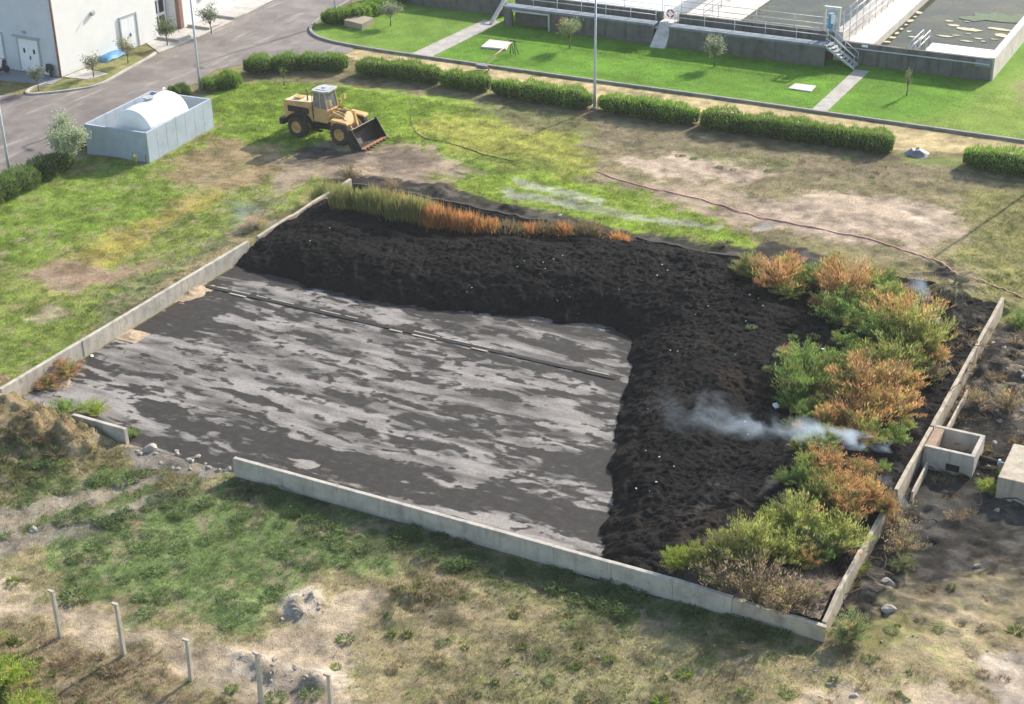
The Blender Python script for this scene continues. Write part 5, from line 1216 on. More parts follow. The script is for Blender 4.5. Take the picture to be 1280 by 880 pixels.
# ------------------------------------------------------------------ hedges
def hedge(pts, w, h, label, seed, top_col=(.10, .21, .025), dens=900):
    """pts: centre line in world x,y"""
    rng = np.random.default_rng(seed); pts = [np.array(p, float) for p in pts]; e0 = pts[0]-pts[1]; e1 = pts[-1]-pts[-2]; pts[0] = pts[0]+.4*e0/np.linalg.norm(e0); pts[-1] = pts[-1]+.4*e1/np.linalg.norm(e1)
    P = [np.array(p, float) for p in arc([tuple(p) for p in pts], 4)] if len(pts) > 2 else [np.array(p, float) for p in pts]
    P = np.array([[p[0], p[1]] for p in P]); seg = np.linalg.norm(np.diff(P, axis=0), axis=1); cum = np.r_[0, np.cumsum(seg)]; Lt = cum[-1]
    c0 = P.mean(0); z0 = 0.0
    w *= .95; h *= .80
    t = thing('hedge', (c0[0], c0[1], z0), label, 'hedge')
    N = int(dens*(Lt+1.2))
    s = rng.uniform(0, Lt, N); cx = np.interp(s, cum, P[:, 0]); cy = np.interp(s, cum, P[:, 1])
    k = np.clip(np.searchsorted(cum, s)-1, 0, len(seg)-1); tx = np.diff(P, axis=0)[k]/seg[k][:, None]
    nrm = np.stack([-tx[:, 1], tx[:, 0]], 1)
    endk = np.minimum(1, np.sqrt(np.clip(np.minimum(s, Lt-s)/(.45*w)+.12, 0, 1)))
    lump = 1+.38*fbm(s/1.1, s*0+seed, seed, 3)+.30*fbm(s/.35, s*0+seed+9, seed+3, 2)+.05*rng.normal(0, 1, N); stray = rng.random(N) < .06; lump = np.where(stray, lump*1.16, lump)
    ang = rng.uniform(-.25*PI, 1.25*PI, N)
    rr = rng.uniform(.84, 1.10, N)
    ca, sa = np.cos(ang), np.sin(ang)
    pr = 1/np.power(np.abs(ca)**3.2+np.abs(sa)**3.2+1e-6, 1/3.2)
    off = ca*pr*rr*w*.5*lump*endk; z = h*(.42+.58*sa*pr*rr*lump*np.maximum(endk, .6))
    Pp = np.stack([cx+nrm[:, 0]*off-c0[0], cy+nrm[:, 1]*off-c0[1], np.maximum(z, .04)], 1)
    D = np.stack([nrm[:, 0]*ca+rng.normal(0, .35, N), nrm[:, 1]*ca+rng.normal(0, .35, N), np.maximum(sa, 0)*.9+.75+rng.normal(0, .3, N)], 1)
    col = np.array([top_col, tuple(np.array(top_col)*.72), (top_col[0]*1.45, top_col[1]*1.15, top_col[2])])[rng.integers(0, 3, N)]*rng.uniform(.7, 1.25, (N, 1))
    V, F, cc = leaves(Pp, D, rng.uniform(.14, .32, N), rng.uniform(.022, .05, N), col, rng=rng)
    fm = np_mesh('foliage', V, F, cc); o = link('foliage', fm, M['leaf'], t)
    # dark solid core added inside to block light through the leaves
    mb = MB(); n = 8; m_ = max(2, int(Lt/.6)); ring = []
    for i in range(m_+1):
        ss = Lt*i/m_; x = np.interp(ss, cum, P[:, 0])-c0[0]; y = np.interp(ss, cum, P[:, 1])-c0[1]; kk = min(np.searchsorted(cum, ss, side='right')-1, len(seg)-1); td = (P[kk+1]-P[kk])/seg[kk]; nn = np.array([-td[1], td[0]])
        e = min(1, math.sqrt(max(0, min(ss, Lt-ss))/(.45*w)+.05)); lp = 1+.38*float(fbm(np.array([ss/1.1]), np.array([float(seed)]), seed, 3)[0])
        for q in range(n):
            a = -.25*PI+1.5*PI*q/(n-1); pr_ = 1/(abs(math.cos(a))**3.2+abs(math.sin(a))**3.2)**(1/3.2)
            o_ = math.cos(a)*pr_*w*.43*e*lp; ring.append((x+nn[0]*o_, y+nn[1]*o_, max(-.02, h*(.40+.50*math.sin(a)*pr_*lp*max(e, .55)))))
    f = [(i*n+q, i*n+q+1, (i+1)*n+q+1, (i+1)*n+q) for i in range(m_) for q in range(n-1)]+[tuple(range(n-1, -1, -1)), tuple(m_*n+q for q in range(n))]
    mb.add(ring, f); mb.build('light_block_core', M['hedgecore'], t)
    return t
hw = [
 ([(-20.2, 42.3), (-19.3, 44.2)], 1.5, 1.1, 'round clipped bush at the foot of the lamp post by the road'),
 ([(-20.2, 47.2), (-18.4, 48.6), (-16.4, 49.9), (-14.2, 50.6)], 1.7, 1.35, 'curved clipped hedge at the road corner left of the straw path'),
 ([(-12.3, 50.3), (-9.5, 50.9), (-6.4, 50.9)], 1.5, 1.25, 'clipped hedge behind the loader, first length of the row along the straw path'),
 ([(-5.4, 50.7), (-2.4, 50.8)], 1.5, 1.2, 'shortest clipped hedge of the row along the straw path'),
 ([(-1.2, 50.5), (2.5, 50.5), (5.8, 50.4)], 1.6, 1.3, 'clipped hedge just left of the tall lamp post'),
 ([(7.1, 50.5), (10.5, 50.5), (13.6, 50.4)], 1.6, 1.3, 'clipped hedge just right of the tall lamp post'),
 ([(14.7, 50.2), (20, 50.5), (26.7, 50.6)], 1.6, 1.3, 'longest clipped hedge of the row along the straw path'),
 ([(32.0, 50.3), (36, 50.4), (41, 50.4)], 1.6, 1.3, 'clipped hedge running out of the right picture edge'),
 ([(-19.0, 18.0), (-18.8, 20.6), (-18.9, 22.6)], 1.5, 1.2, 'dark hedge at the left picture edge below the lamp post'),
 ([(-19.1, 23.2), (-18.8, 25.6)], 1.5, 1.2, 'dark clipped bush between the left hedge and the pale tree'),
 ([(-20.2, 28.9), (-20.6, 30.5)], 1.1, .9, 'small dark bush in the shade of the blue-grey enclosure'),
 ([(-22.4, 60.9), (-21.0, 62.4), (-20.5, 64.6), (-20.7, 70)], 1.5, 1.2, 'hedge along the road edge of the far left lawn'),
 ([(-21.4, 39.9), (-21.2, 40.7)], .9, .7, 'small grey-green bush between the enclosure and the road lamp post'),
]
for i, (pts, w, h, lab) in enumerate(hw): hedge(pts, w, h, lab, 500+i, (.12, .20, .055) if i in (8, 9, 10, 12) else (.17, .31, .055))

# ------------------------------------------------------------------ small trees
def tree(px, py, h, cw, N, col, label, group=None, trunk=.35, at=None, seed=0):
    rng = np.random.default_rng(900+seed); p = ray(px, py, 0)
    big_ = N > 350; 
    t = thing('olive_tree' if big_ else 'sapling', (p[0], p[1], 0), label, 'tree' if big_ else 'sapling', group)
    mb = MB(); r0 = .05*h/2.5; ht = h*trunk
    mb.tube([(0, 0, -.1), (.03, .02, ht*.5), (.02, -.03, ht)], [r0*1.3, r0, r0*.8], 8)
    nb = 7; tips = []
    for i in range(nb):
        a = 2*PI*i/nb+rng.uniform(-.4, .4); rr = cw*.5*rng.uniform(.35, .85); zz = h*rng.uniform(trunk+.2, .95)
        mb.tube([(.02, -.03, ht*.9), (rr*.45*math.cos(a), rr*.45*math.sin(a), ht+(zz-ht)*.55), (rr*math.cos(a), rr*math.sin(a), zz)], [r0*.55, r0*.35, r0*.12], 5)
        tips.append((rr*math.cos(a), rr*math.sin(a), zz)); tips.append((rr*.6*math.cos(a+.4), rr*.6*math.sin(a+.4), ht+(zz-ht)*.7))
    mb.build('trunk', M['bark'], t, True)
    tips = np.array(tips); N = int(N*1.7); k = rng.integers(0, len(tips), N); P = tips[k]+rng.normal(0, 1, (N, 3))*np.array([cw*.13, cw*.13, h*.085]); P[:, 2] = np.maximum(P[:, 2], ht*.8)
    D = rng.normal(0, 1, (N, 3)); D[:, 2] += .5
    c = np.array([col, tuple(np.array(col)*.7), tuple(np.array(col)*1.3)])[rng.integers(0, 3, N)]*rng.uniform(.8, 1.2, (N, 1))
    V, F, cc = leaves(P, D, rng.uniform(.12, .22, N), rng.uniform(.04, .07, N), c, rng=rng)
    fm = np_mesh('crown', V, F, cc); link('crown', fm, M['leaf'], t)
OL = (.20, .23, .15); OG = (.17, .21, .09)
tree(87, 208, 3.2, 2.3, 5200, (.33, .38, .24), 'pale silver-green tree beside the hedge left of the blue-grey enclosure', trunk=.3, seed=1)
tree(48, 113, 1.8, 1.3, 420, OL, 'thin grey sapling on the tip of the planted bed beside the dark scooter', seed=2)
tree(117, 97, 1.9, 1.3, 420, OL, 'thin grey sapling left of the blue sheet', seed=3)
tree(160, 80, 1.9, 1.5, 460, (.22, .22, .11), 'yellowish sapling right of the blue sheet by the double door', seed=4)
tree(209, 57, 2.2, 1.4, 800, (.15, .19, .09), 'small green tree in front of the glazed door', seed=5)
tree(264, 42, 2.2, 1.8, 700, OL, 'small sparse tree in the bed by the brown pillar', seed=6)
tree(488, 32, 2.0, 1.9, 900, (.20, .23, .15), 'small grey tree on the far left lawn beside the slab block', seed=7)
tree(712, 60, 2.2, 1.7, 900, (.24, .28, .14), 'pale small tree on the lawn against the far left basin wall', seed=8)
tree(893, 83, 2.1, 1.6, 1100, (.26, .30, .19), 'silvery small tree on the lawn against the middle basin wall', seed=9)
tree(1133, 119, 1.9, .5, 110, (.22, .25, .13), 'thin bare sapling on the lawn right of the right footpath', seed=10)
tree(355, 107, 1.5, .5, 110, (.14, .19, .06), 'thin sapling standing in the grass behind the loader', seed=11)
tree(170, 211, 1.0, .35, 60, (.2, .24, .08), 'tiny staked sapling at the foot of the blue-grey enclosure', seed=12)
# fan-leaved dwarf palms
def palm(px, py, r, n, col, label, hz=0.5, cat='palm', name='dwarf_palm'):
    rng = np.random.default_rng(px); p = G(px, py); t = thing(name, tuple(p), label, cat)
    Vs = []; Fs = []; Cs = []; o = 0
    for i in range(n):
        a = 2*PI*i/n+rng.uniform(-.3, .3); el = rng.uniform(.2, 1.1); L = r*rng.uniform(.75, 1.1)
        pts = [np.array([math.cos(a)*L*s*math.cos(el*(1-.7*s)), math.sin(a)*L*s*math.cos(el*(1-.7*s)), hz+L*(s*math.sin(el)-.55*s*s)]) for s in np.linspace(.1, 1, 7)]
        sd_ = np.array([-math.sin(a), math.cos(a), 0])
        for j in range(1, 7):
            w = .35*L*(1-abs(j-3.2)/5)
            for s in (-1, 1):
                for q in (0, .5):
                    b = pts[j-1]+(pts[j]-pts[j-1])*q; d = sd_*s*w+(pts[j]-pts[j-1])*1.2; e = b+d+np.array([0, 0, -.08*L]); m1 = b+d*.5+np.array([0, 0, .02])
                    wd = (pts[j]-pts[j-1])*.22
                    Vs += [b, m1+wd, e, m1-wd]; Fs.append((o, o+1, o+2, o+3)); o += 4; Cs += [np.array(col)*rng.uniform(.7, 1.25)]*4
    fm = np_mesh('fronds', np.array(Vs), np.array(Fs), np.array(Cs)); link('fronds', fm, M['leaf'], t)
    mb = MB(); mb.tube([(0, 0, -.1), (0, 0, hz*.6), (0, 0, hz+.1)], [.16, .14, .09], 10); mb.build('trunk', M['bark'], t)
palm(1190, 385, 1.15, 16, (.24, .215, .11), 'scorched little palm at the far end of the right wall', .75)
palm(905, 308, .6, 11, (.10, .085, .04), 'small dark scorched fan plant at the back edge of the heap', .15)
palm(990, 706, .55, 9, (.38, .42, .05), 'bright yellow-green leafy plant among the lower bank shrubs', .5, 'plant', 'leafy_plant')

# ------------------------------------------------------------------ weeds
def weed_mesh(kind, seed):
    rng = np.random.default_rng(seed)
    if kind == 'leafy':
        N = 260; a = rng.uniform(0, 2*PI, N); r = .38*np.sqrt(rng.uniform(0, 1, N)); P = np.stack([r*np.cos(a), r*np.sin(a), rng.uniform(0, .22, N)*(1-r)], 1)
        D = np.stack([np.cos(a), np.sin(a), rng.uniform(.3, 1.4, N)], 1); L = rng.uniform(.08, .17, N); Wd = rng.uniform(.03, .06, N); pal = [(.17, .245, .085), (.215, .29, .11), (.135, .20, .07)]
    elif kind == 'tuft':
        N = 110; a = rng.uniform(0, 2*PI, N); r = .18*np.sqrt(rng.uniform(0, 1, N)); P = np.stack([r*np.cos(a), r*np.sin(a), 0*a], 1)
        D = np.stack([np.cos(a)*.7, np.sin(a)*.7, rng.uniform(.6, 1.6, N)], 1); L = rng.uniform(.25, .5, N); Wd = rng.uniform(.025, .05, N); pal = [(.12, .18, .035), (.16, .20, .05), (.09, .14, .03)]
    elif kind == 'dark':
        N = 330; a = rng.uniform(0, 2*PI, N); r = .46*np.sqrt(rng.uniform(0, 1, N)); P = np.stack([r*np.cos(a), r*np.sin(a), rng.uniform(0, .4, N)*(1-r*1.5)], 1)
        D = np.stack([np.cos(a)*.6, np.sin(a)*.6, rng.uniform(.2, 1.2, N)], 1); L = rng.uniform(.09, .18, N); Wd = rng.uniform(.03, .065, N); pal = [(.12, .18, .065), (.155, .22, .08), (.10, .15, .055)]
    elif kind == 'lime':
        N = 150; a = rng.uniform(0, 2*PI, N); r = .22*np.sqrt(rng.uniform(0, 1, N)); P = np.stack([r*np.cos(a), r*np.sin(a), rng.uniform(0, .2, N)], 1)
        D = np.stack([np.cos(a), np.sin(a), rng.uniform(.3, 1.2, N)], 1); L = rng.uniform(.14, .27, N); Wd = rng.uniform(.03, .055, N); pal = [(.20, .30, .04), (.26, .34, .07), (.14, .24, .03)]
    else:
        N = 150; a = rng.uniform(0, 2*PI, N); r = .3*np.sqrt(rng.uniform(0, 1, N)); P = np.stack([r*np.cos(a), r*np.sin(a), 0*a], 1)
        D = np.stack([np.cos(a)*.8, np.sin(a)*.8, rng.uniform(.2, 1.2, N)], 1); L = rng.uniform(.2, .45, N); Wd = rng.uniform(.02, .045, N); pal = [(.28, .21, .12), (.22, .15, .09), (.34, .27, .16)]
    c = np.array(pal)[rng.integers(0, 3, N)]*rng.uniform(.7, 1.3, (N, 1))
    V, F, cc = leaves(P, D, L, Wd, c, rng=rng); m_ = np_mesh('weed', V, F, cc); m_.materials.append(M['leaf']); return m_
WE = {k: [weed_mesh(k, 700+i*5+j) for j in range(3)] for i, k in enumerate(('leafy', 'tuft', 'dark', 'lime', 'dry'))}
def weed(px, py, s, kind, label, group=None):
    p = G(px, py); o = bpy.data.objects.new('weed', random.choice(WE[kind])); C.objects.link(o); o.location = (p[0], p[1], p[2]-.02)
    o.rotation_euler = (0, 0, random.uniform(0, 6.28)); s *= random.uniform(.65, 1.0); o.scale = (s, s, s*random.uniform(.55, .85)); tag(o, label, 'weed', group)
for x, y in in_poly([(60, 690), (100, 640), (260, 612), (400, 640), (500, 690), (400, 712), (300, 790), (170, 768)], 46, 1): weed(x, y, 1.0, 'leafy', 'low green weed in the green patch between the fence posts and the front wall', 'weeds of the green foreground patch')
for x, y in in_poly([(0, 600), (160, 580), (300, 600), (290, 640), (120, 660), (0, 690)], 24, 2): weed(x, y, 1.0, 'dark' if random.random() < .6 else 'leafy', 'dark green weed on the rutted ground near the gap in the front wall', 'weeds on the rutted ground')
for x, y in in_poly([(310, 600), (540, 664), (840, 750), (1000, 792), (960, 806), (800, 775), (500, 690), (330, 635)], 40, 3): weed(x, y, 1.1, 'dark', 'dark weed in the shade along the foot of the front wall', 'weeds along the front wall')
for x, y in in_poly([(480, 740), (760, 760), (1000, 830), (1000, 880), (450, 880)], 34, 4): weed(x, y, .75, random.choice(['tuft', 'tuft', 'dry', 'leafy']), 'small weed tuft on the dry middle foreground', 'weeds of the dry middle foreground')
for x, y in in_poly([(1060, 770), (1270, 690), (1280, 880), (1020, 880)], 22, 5): weed(x, y, .6, random.choice(['tuft', 'dry', 'dry']), 'small weed tuft on the dry right foreground', 'weeds of the dry right foreground')
for x, y in in_poly([(0, 780), (120, 815), (330, 890), (60, 890)], 18, 6): weed(x, y, .8, random.choice(['dry', 'tuft', 'dry']), 'dry weed on the brown bank below the fence posts', 'weeds on the brown bank')
for x, y in in_poly([(0, 495), (60, 512), (110, 540), (70, 590), (0, 590)], 22, 7): weed(x, y, 1.0, 'dry' if y < 575 else 'leafy', 'coarse weed on the dry mound at the left edge', 'weeds on the dry mound')
for x, y in in_poly([(1180, 390), (1280, 420), (1280, 640), (1150, 650), (1190, 520)], 46, 8): weed(x, y, 1.1, 'dry', 'burnt straw-coloured tuft on the black ground right of the wall', 'burnt tufts right of the wall')
for x, y in in_poly([(20, 400), (200, 340), (310, 280), (330, 290), (120, 425)], 16, 9): weed(x, y, .55, 'leafy', 'small green weed in the field beside the left wall', 'weeds beside the left wall')
for x, y in in_poly([(800, 185), (1100, 205), (1150, 225), (900, 215)], 18, 10): weed(x, y, .6, 'leafy' if random.random() < .6 else 'dry', 'small weed on the bare band below the long hedge', 'weeds below the long hedge')
for x, y in in_poly([(980, 400), (1060, 420), (1040, 480), (960, 470), (930, 400)], 9, 11): weed(x, y, .9, 'leafy', 'low green weed on the black heap beside the shrubs', 'weeds on the heap')
for a in [(17, 728, 1.1, 'lime', 'bright green weed beside the leftmost fence post'), (95, 748, 1.5, 'leafy', 'bright green clump right of the leftmost fence post'), (185, 765, 1.4, 'leafy', 'bright green clump in front of the second post'),
          (290, 862, 1.0, 'lime', 'yellow-green tuft right of the middle post'), (345, 875, 1.3, 'leafy', 'green clump at the bottom edge by the gravel pile'), (390, 868, 1.1, 'leafy', 'green clump behind the rightmost post'),
          (420, 835, .9, 'lime', 'light green tuft above the rightmost post'), (432, 800, 1.0, 'leafy', 'green tuft right of the gravel'), (790, 745, 1.6, 'leafy', 'tall light green weed at the foot of the front wall right of the dark hollow'),
          (770, 730, 1.3, 'dark', 'leafy weed in the dark hollow under the front wall'), (855, 845, 1.0, 'lime', 'lone yellow-green plant in the dry middle foreground'), (712, 782, 1.1, 'leafy', 'green tuft in the middle foreground right of centre'),
          (590, 705, 1.3, 'leafy', 'bright green clump in the wall shadow near the middle'), (680, 820, 1.0, 'leafy', 'green clump in the lower middle foreground'), (825, 878, 1.2, 'lime', 'green plant at the bottom edge right of centre'),
          (1173, 788, .5, 'dark', 'single dark green tuft on the bare right foreground'), (1270, 790, 1.0, 'tuft', 'yellow-green tuft at the right edge of the foreground'), (1115, 788, .8, 'leafy', 'green tuft below the right front corner of the pad'),
          (1085, 825, .9, 'leafy', 'green tuft left of the pale stones, right foreground'), (1000, 815, .9, 'leafy', 'green tuft at the foot of the right wall corner'),
          (1245, 590, .8, 'lime', 'lime green weed between pipe stub and concrete block')]: weed(*a)

# ------------------------------------------------------------------ stones, scraps, rubble
def rock_mesh(seed, flat=.6, n=2):
    import bmesh
    bm = bmesh.new(); bmesh.ops.create_icosphere(bm, subdivisions=n, radius=1.0); rnd = random.Random(seed)
    for v in bm.verts:
        k = 1+.30*math.sin(v.co.x*2.3+seed)*math.cos(v.co.y*2.9+seed*1.7)+rnd.uniform(-.12, .12); v.co = Vector((v.co.x*k, v.co.y*k*.8, v.co.z*k*flat))
    m_ = bpy.data.meshes.new('rock'); bm.to_mesh(m_); bm.free(); return m_
ROCK = [rock_mesh(i) for i in range(5)]; SCR = [rock_mesh(20+i, .3, 1) for i in range(4)]
for m_ in ROCK: m_.materials.append(M['stone'])
for m_ in SCR: m_.materials.append(M['scrap'])
def rock(px, py, r, label, group=None, ms=ROCK, name='stone', cat='stone', lift=.0, at=None):
    p = G(px, py); o = bpy.data.objects.new(name, random.choice(ms)); C.objects.link(o); o.location = (p[0], p[1], p[2]+lift)
    o.rotation_euler = (random.uniform(-.3, .3), random.uniform(-.3, .3), random.uniform(0, 6.28)); o.scale = (r, r, r); tag(o, label, cat, group)
rock(186, 562, .36, 'pale rounded boulder beside the gap in the front wall')
rock(1110, 762, .26, 'brown-grey boulder right of the pad corner', ms=ROCK); rock(1108, 728, .28, 'grey rubble lump outside the lower right wall'); rock(1222, 708, .18, 'flat grey stone on the dry ground at right')
rock(1067, 870, .16, 'pale stone at the bottom edge of the right foreground, larger of two'); rock(1036, 855, .12, 'pale stone at the bottom edge of the right foreground, smaller of two'); rock(42, 663, .22, 'white-grey rubble piece on the rutted ground at left')
for x, y in in_poly([(170, 560), (240, 562), (290, 588), (240, 600), (180, 590)], 22, 21): rock(x, y, random.uniform(.05, .16), 'small pale rubble piece scattered at the gap in the front wall', 'rubble at the wall gap')
for x, y in in_poly([(480, 730), (1000, 810), (1250, 700), (1260, 870), (700, 880)], 60, 22): rock(x, y, random.uniform(.03, .075), 'small pale stone scattered on the dry foreground', 'pale stones on the foreground')
for x, y in in_poly([(355, 745), (392, 740), (405, 765), (350, 778)], 26, 41)+in_poly([(285, 815), (350, 822), (410, 845), (330, 858)], 34, 42): rock(x, y, random.uniform(.03, .10), 'small grey stone of the gravel piles by the fence posts', 'gravel pile stones')
for x, y in in_poly([(1190, 400), (1280, 430), (1280, 640), (1160, 640)], 40, 23): rock(x, y, random.uniform(.05, .16), 'small ash-grey lump on the burnt ground right of the wall', 'ash lumps on the burnt ground')
for x, y in in_poly([(330, 270), (600, 300), (930, 330), (980, 440), (900, 640), (780, 640), (800, 430), (480, 365), (320, 320)], 190, 24):
    if vn(x/45., y/28., 5) > .56: rock(x, y, random.uniform(.02, .05), 'tiny white scrap of rubbish lying on the black heap', 'white scraps on the black heap', SCR, 'litter_scrap', 'litter', .03)
for px, py, r, lab in [(970, 508, .2, 'larger white scrap beside the mid bank shrubs'), (1028, 437, .12, 'bright white scrap on the black ground below the far shrubs'), (115, 446, .12, 'white scrap at the foot of the left wall'),
                       (700, 270, .14, 'pale crumpled rubbish at the right end of the reed row'), (818, 308, .16, 'pale and orange crumpled rubbish on the back of the heap')]: rock(px, py, r, lab, None, SCR, 'litter_scrap', 'litter', .05)
# heap of grey sheet beyond the straw path end
p = ray(1146, 192); xs = np.linspace(-1, 1, 16); SX, SY = np.meshgrid(xs, xs); SZ = .32*np.exp(-(SX**2+SY**2)*1.5)*(1+1.2*fbm(SX*2.2, SY*2.2, 3, 3))-.08*(SX**2+SY**2)+.06
idx = np.arange(256).reshape(16, 16); Fq = np.stack([idx[:-1, :-1], idx[:-1, 1:], idx[1:, 1:], idx[1:, :-1]], -1).reshape(-1, 4)
me = np_mesh('plastic_sheet', np.stack([p[0]+SX*.75, p[1]+SY*.7, SZ], -1).reshape(-1, 3), Fq); tag(link('plastic_sheet', me, M['greysheet']), 'crumpled grey sheet dumped between the long hedge and the right-edge hedge', 'sheet')
# sticks of burnt brush
def sticks(poly, n, seed, label, group):
    for i, (x, y) in enumerate(in_poly(poly, n, seed)):
        rnd = random.Random(seed*100+i); p = G(x, y); L = rnd.uniform(.4, 1.1); a = rnd.uniform(0, 6.28); mb = MB()
        dx, dy = L*.5*math.cos(a), L*.5*math.sin(a); mb.tube([(-dx, -dy, .02), (dx*.1+.05, dy*.1, .12+rnd.uniform(0, .12)), (dx, dy, .03+rnd.uniform(0, .2))], [.022, .018, .01], 5)
        o = mb.build('burnt_stick', M['burnt'] if rnd.random() < .6 else M['stem']); o.location = p; tag(o, label, 'stick', group)
sticks([(1180, 400), (1280, 430), (1280, 640), (1130, 660), (1190, 520)], 60, 31, 'thin burnt stick lying on the black ground right of the wall', 'burnt sticks right of the wall')
sticks([(1060, 690), (1110, 680), (1110, 745), (1050, 760)], 22, 32, 'thin burnt stick in the brush at the lower right wall', 'burnt sticks by the lower right wall')

# ------------------------------------------------------------------ grass: uncountable
def grass(name, xr, yr, n, seed, blade, cond=None, hmul=1.0, label=''):
    rng = np.random.default_rng(seed); x = rng.uniform(xr[0], xr[1], n); y = rng.uniform(yr[0], yr[1], n)
    f = ground_field(x, y); keep = rng.random(n) < f[:, 3]*.95
    if cond is not None: keep &= cond(x, y)
    x, y, f = x[keep], y[keep], f[keep]; z = terr(x, y); n = len(x); B = blade
    X_ = np.repeat(x, B)+rng.normal(0, .05, n*B); Y_ = np.repeat(y, B)+rng.normal(0, .05, n*B); Z_ = np.repeat(z, B)-.015
    hh = np.repeat(f[:, 4]*rng.uniform(.55, 1.25, n), B)*rng.uniform(.7, 1.2, n*B)*hmul
    a = rng.uniform(0, 2*PI, n*B); ln = rng.uniform(.15, .9, n*B)
    w = hh*.22*rng.uniform(.6, 1.2, n*B); tx, ty = np.cos(a), np.sin(a)
    b0 = np.stack([X_-ty*w*.5, Y_+tx*w*.5, Z_], 1); b1 = np.stack([X_+ty*w*.5, Y_-tx*w*.5, Z_], 1); tp = np.stack([X_+tx*hh*ln, Y_+ty*hh*ln, Z_+hh], 1)
    V = np.stack([b0, b1, tp], 1).reshape(-1, 3); F = np.arange(len(V)).reshape(-1, 3)
    c = np.repeat(f[:, :3]*rng.uniform(.7, 1.35, (n, 1)), B, 0)*rng.uniform(.7, 1.4, (n*B, 1))*1.14; c[:, 1] *= 1.05
    me = np_mesh(name, V, F, np.repeat(np.clip(c, 0, 1), 3, 0)); o = link(name, me, M['grass']); tag(o, label, 'grass', kind='stuff'); return o
outpad = lambda x, y: (poly_sd(x, y, [(-.35, -.2), (38.8, -.2), (38.8, 30.4), (-.35, 30.4)]) < 0)
grass('meadow_grass', (3, 47), (-17.5, 0), 120000, 61, 4, outpad, 1.0, 'rough dry and green grass covering the near foreground')
grass('meadow_grass', (-19, 0), (0, 47), 105000, 62, 4, lambda x, y: outpad(x, y) & (poly_sd(x, y, [(-20.3, 28.3), (-14.2, 28.3), (-14.6, 36.4), (-21, 36.2)]) < 0) & (x > -18.8), 1.0, 'grass of the field left of the pad and round the loader')
grass('meadow_grass', (0, 44), (28, 49), 90000, 63, 4, outpad, 1.0, 'sparse grass of the field behind the pad')
grass('lawn_grass', (-22, 34), (56.2, 69), 90000, 64, 3, lambda x, y: (poly_sd(x, y, LAWN_POLY) > .15) & (y < 66.2) & ~((x > 19.85) & (x < 21.0)) & ~((x > -11.8) & (x < -9.6)) & ((x > -20) | (y > 58.5)), 1.5, 'short bright green mown lawn before the concrete basins')
grass('straw_grass', (-16, 42), (51.5, 56), 14000, 65, 3, lambda x, y: (y > 51.6) & (y < 55.8) & (x > -15), 1.0, 'thin straw-coloured grass on the path between hedge and kerb')

# ------------------------------------------------------------------ smoke
def smoke(a, b, r0, r1, dens, label, seed, thresh=.44, fade=1.0, scale=.9):
    a = Vector(a); b = Vector(b); d = b-a; L = d.length
    mb = MB(); mb.tube([(-.02*L, 0, 0), (.25*L, 0, 0), (.6*L, 0, 0), (L, 0, 0)], [r0, r0+(r1-r0)*.25, r0+(r1-r0)*.6, r1], 16)
    m = bpy.data.materials.new('smoke'); m.use_nodes = True; nt = m.node_tree; nt.nodes.remove(nt.nodes['Principled BSDF'])
    tc = nd(nt, 'ShaderNodeTexCoord'); sp = nd(nt, 'ShaderNodeSeparateXYZ'); lk(nt, tc.outputs['Object'], sp.inputs[0])
    t = math_(nt, 'DIVIDE', sp.outputs[0], L, clamp=True)
    # the plume wanders off its axis as it drifts
    wob = noise(nt, .35, 2, .5, dist=0); wob2 = noise(nt, .27, 2, .5, stretch=(1, 1, 2.3))
    yy = math_(nt, 'ADD', sp.outputs[1], math_(nt, 'MULTIPLY', math_(nt, 'MULTIPLY', math_(nt, 'SUBTRACT', wob, .5), r1*1.3), t))
    zz = math_(nt, 'ADD', sp.outputs[2], math_(nt, 'MULTIPLY', math_(nt, 'MULTIPLY', math_(nt, 'SUBTRACT', wob2, .5), r1*1.3), t))
    r = math_(nt, 'MULTIPLY', math_(nt, 'MULTIPLY_ADD', t, r1-r0, r0), .85)
    rho2 = math_(nt, 'DIVIDE', math_(nt, 'ADD', math_(nt, 'MULTIPLY', yy, yy), math_(nt, 'MULTIPLY', zz, zz)), math_(nt, 'MULTIPLY', r, r))
    fall = math_(nt, 'SUBTRACT', 1.0, rho2, clamp=True)
    nz = noise(nt, scale, 5, .6, stretch=(.55, 1, 1), dist=.6)
    wn = math_(nt, 'MULTIPLY', math_(nt, 'SUBTRACT', nz, thresh, clamp=True), 4.5, clamp=True)
    end = math_(nt, 'MULTIPLY', math_(nt, 'POWER', math_(nt, 'SUBTRACT', 1.0, t, clamp=True), .6), 1.0)
    thin = math_(nt, 'POWER', math_(nt, 'DIVIDE', r0, math_(nt, 'MULTIPLY', r, 1.18)), fade)
    den = math_(nt, 'MULTIPLY', math_(nt, 'MULTIPLY', math_(nt, 'MULTIPLY', fall, wn), math_(nt, 'MULTIPLY', end, thin)), dens)
    pv = nd(nt, 'ShaderNodeVolumePrincipled'); pv.inputs['Color'].default_value = (.55, .67, .82, 1); pv.inputs['Anisotropy'].default_value = .2
    lk(nt, den, pv.inputs['Density']); lk(nt, pv.outputs[0], nt.nodes['Material Output'].inputs['Volume'])
    o = mb.build('smoke_plume', m); o.location = a; o.rotation_mode = 'QUATERNION'; o.rotation_quaternion = d.to_track_quat('X', 'Z')
    tag(o, label, 'smoke', kind='stuff'); return o
s0 = G(1106, 570); e0 = ray(820, 505, 6.5); smoke(s0+np.array([.1, 0, .45]), e0, .34, 1.45, 8.0, 'long white-blue smoke plume drifting left from the shrubs over the heap', 1, thresh=.49, fade=1.7, scale=1.25)
s0 = G(1172, 406); e0 = ray(1140, 352, 2.2); smoke(s0+np.array([0, 0, .1]), e0, .2, .8, 11.0, 'thin smoke wisp rising at the far right corner of the pad', 2)
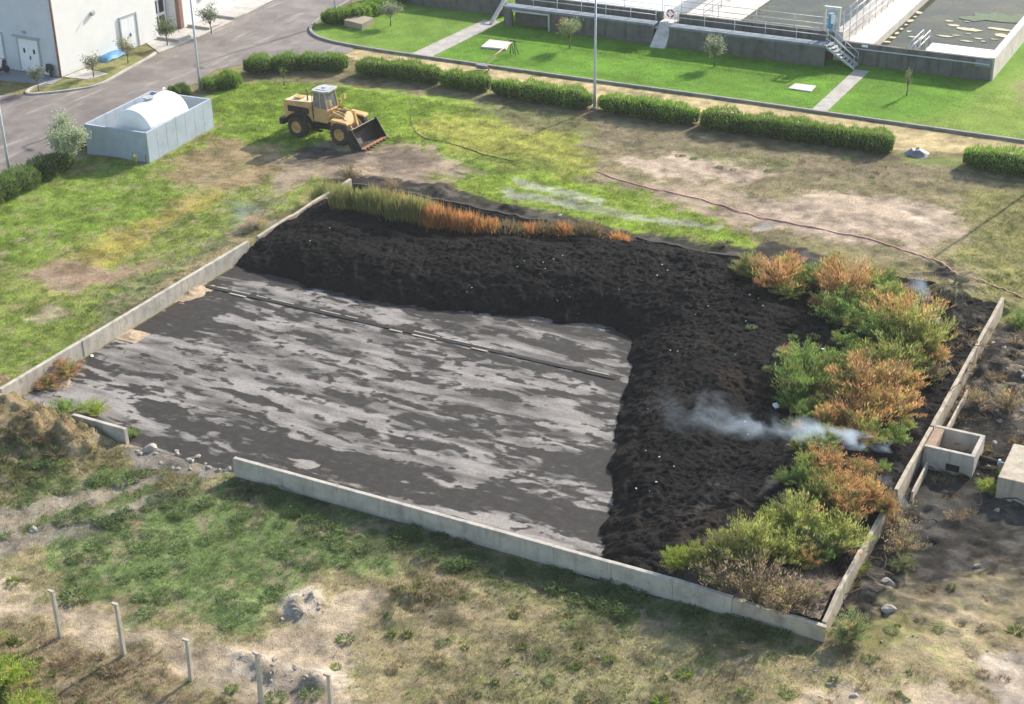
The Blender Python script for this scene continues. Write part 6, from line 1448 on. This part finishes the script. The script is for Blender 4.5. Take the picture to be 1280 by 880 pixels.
s0 = G(1135, 634); e0 = ray(1095, 600, 1.6); smoke(s0, e0, .18, .6, 7.0, 'small smoke wisp at the gap in the right wall', 3)
s0 = G(350, 282); e0 = ray(285, 262, 2.0); smoke(s0, e0, .3, 1.3, 1.6, 'faint smoke drifting over the grass at the left wall', 4)

# ------------------------------------------------------------------ air
m = bpy.data.materials.new('haze'); m.use_nodes = True; nt = m.node_tree; nt.nodes.remove(nt.nodes['Principled BSDF'])
pv = nd(nt, 'ShaderNodeVolumePrincipled'); pv.inputs['Color'].default_value = (.92, .93, .95, 1); pv.inputs['Density'].default_value = .0002
lk(nt, pv.outputs[0], nt.nodes['Material Output'].inputs['Volume'])
mb = MB(); mb.box(-1000, 1000, -600, 1300, -1.6, 40); tag(mb.build('haze', m), 'thin pale haze in the air over the whole site', 'haze', kind='stuff')

# ------------------------------------------------------------------ light, sky, camera
S = bpy.context.scene
EL, AZ = rad(28), rad(78)          # sun towards +y, a little +x
w = bpy.data.worlds.new('World'); S.world = w; w.use_nodes = True; nt = w.node_tree
sky = nd(nt, 'ShaderNodeTexSky', sky_type='NISHITA'); sky.sun_disc = False; sky.sun_elevation = EL; sky.sun_rotation = PI/2-AZ; sky.air_density = 1.2; sky.dust_density = 1.3
lk(nt, sky.outputs[0], nt.nodes['Background'].inputs[0]); nt.nodes['Background'].inputs[1].default_value = .13
l = bpy.data.lights.new('sun', 'SUN'); l.energy = 4.4; l.angle = rad(.6); l.color = (1, .93, .82)
lo = bpy.data.objects.new('sun', l); C.objects.link(lo)
sd_ = Vector((math.cos(EL)*math.cos(AZ), math.cos(EL)*math.sin(AZ), math.sin(EL))); lo.rotation_euler = sd_.to_track_quat('Z', 'Y').to_euler(); lo.location = (0, 60, 60)
cd = bpy.data.cameras.new('camera'); cam = bpy.data.objects.new('camera', cd); C.objects.link(cam); S.camera = cam
cd.sensor_fit = 'HORIZONTAL'; cd.sensor_width = 36; cd.lens = F_PX/1280*36; cd.clip_start = 1; cd.clip_end = 4000
mw = Matrix.Identity(4)
for i in range(3): mw[i][0] = _r[i]; mw[i][1] = _u[i]; mw[i][2] = -_fw[i]; mw[i][3] = CAM[i]
cam.matrix_world = mw
S.view_settings.view_transform = 'Standard'; S.view_settings.look = 'None'; S.view_settings.exposure = 1.02; S.view_settings.gamma = 1
S.render.engine = 'CYCLES'
S.cycles.max_bounces = 4; S.cycles.diffuse_bounces = 2; S.cycles.glossy_bounces = 2; S.cycles.transmission_bounces = 3; S.cycles.transparent_max_bounces = 6; S.cycles.adaptive_threshold = .03; S.cycles.volume_bounces = 1; S.cycles.use_denoising = True
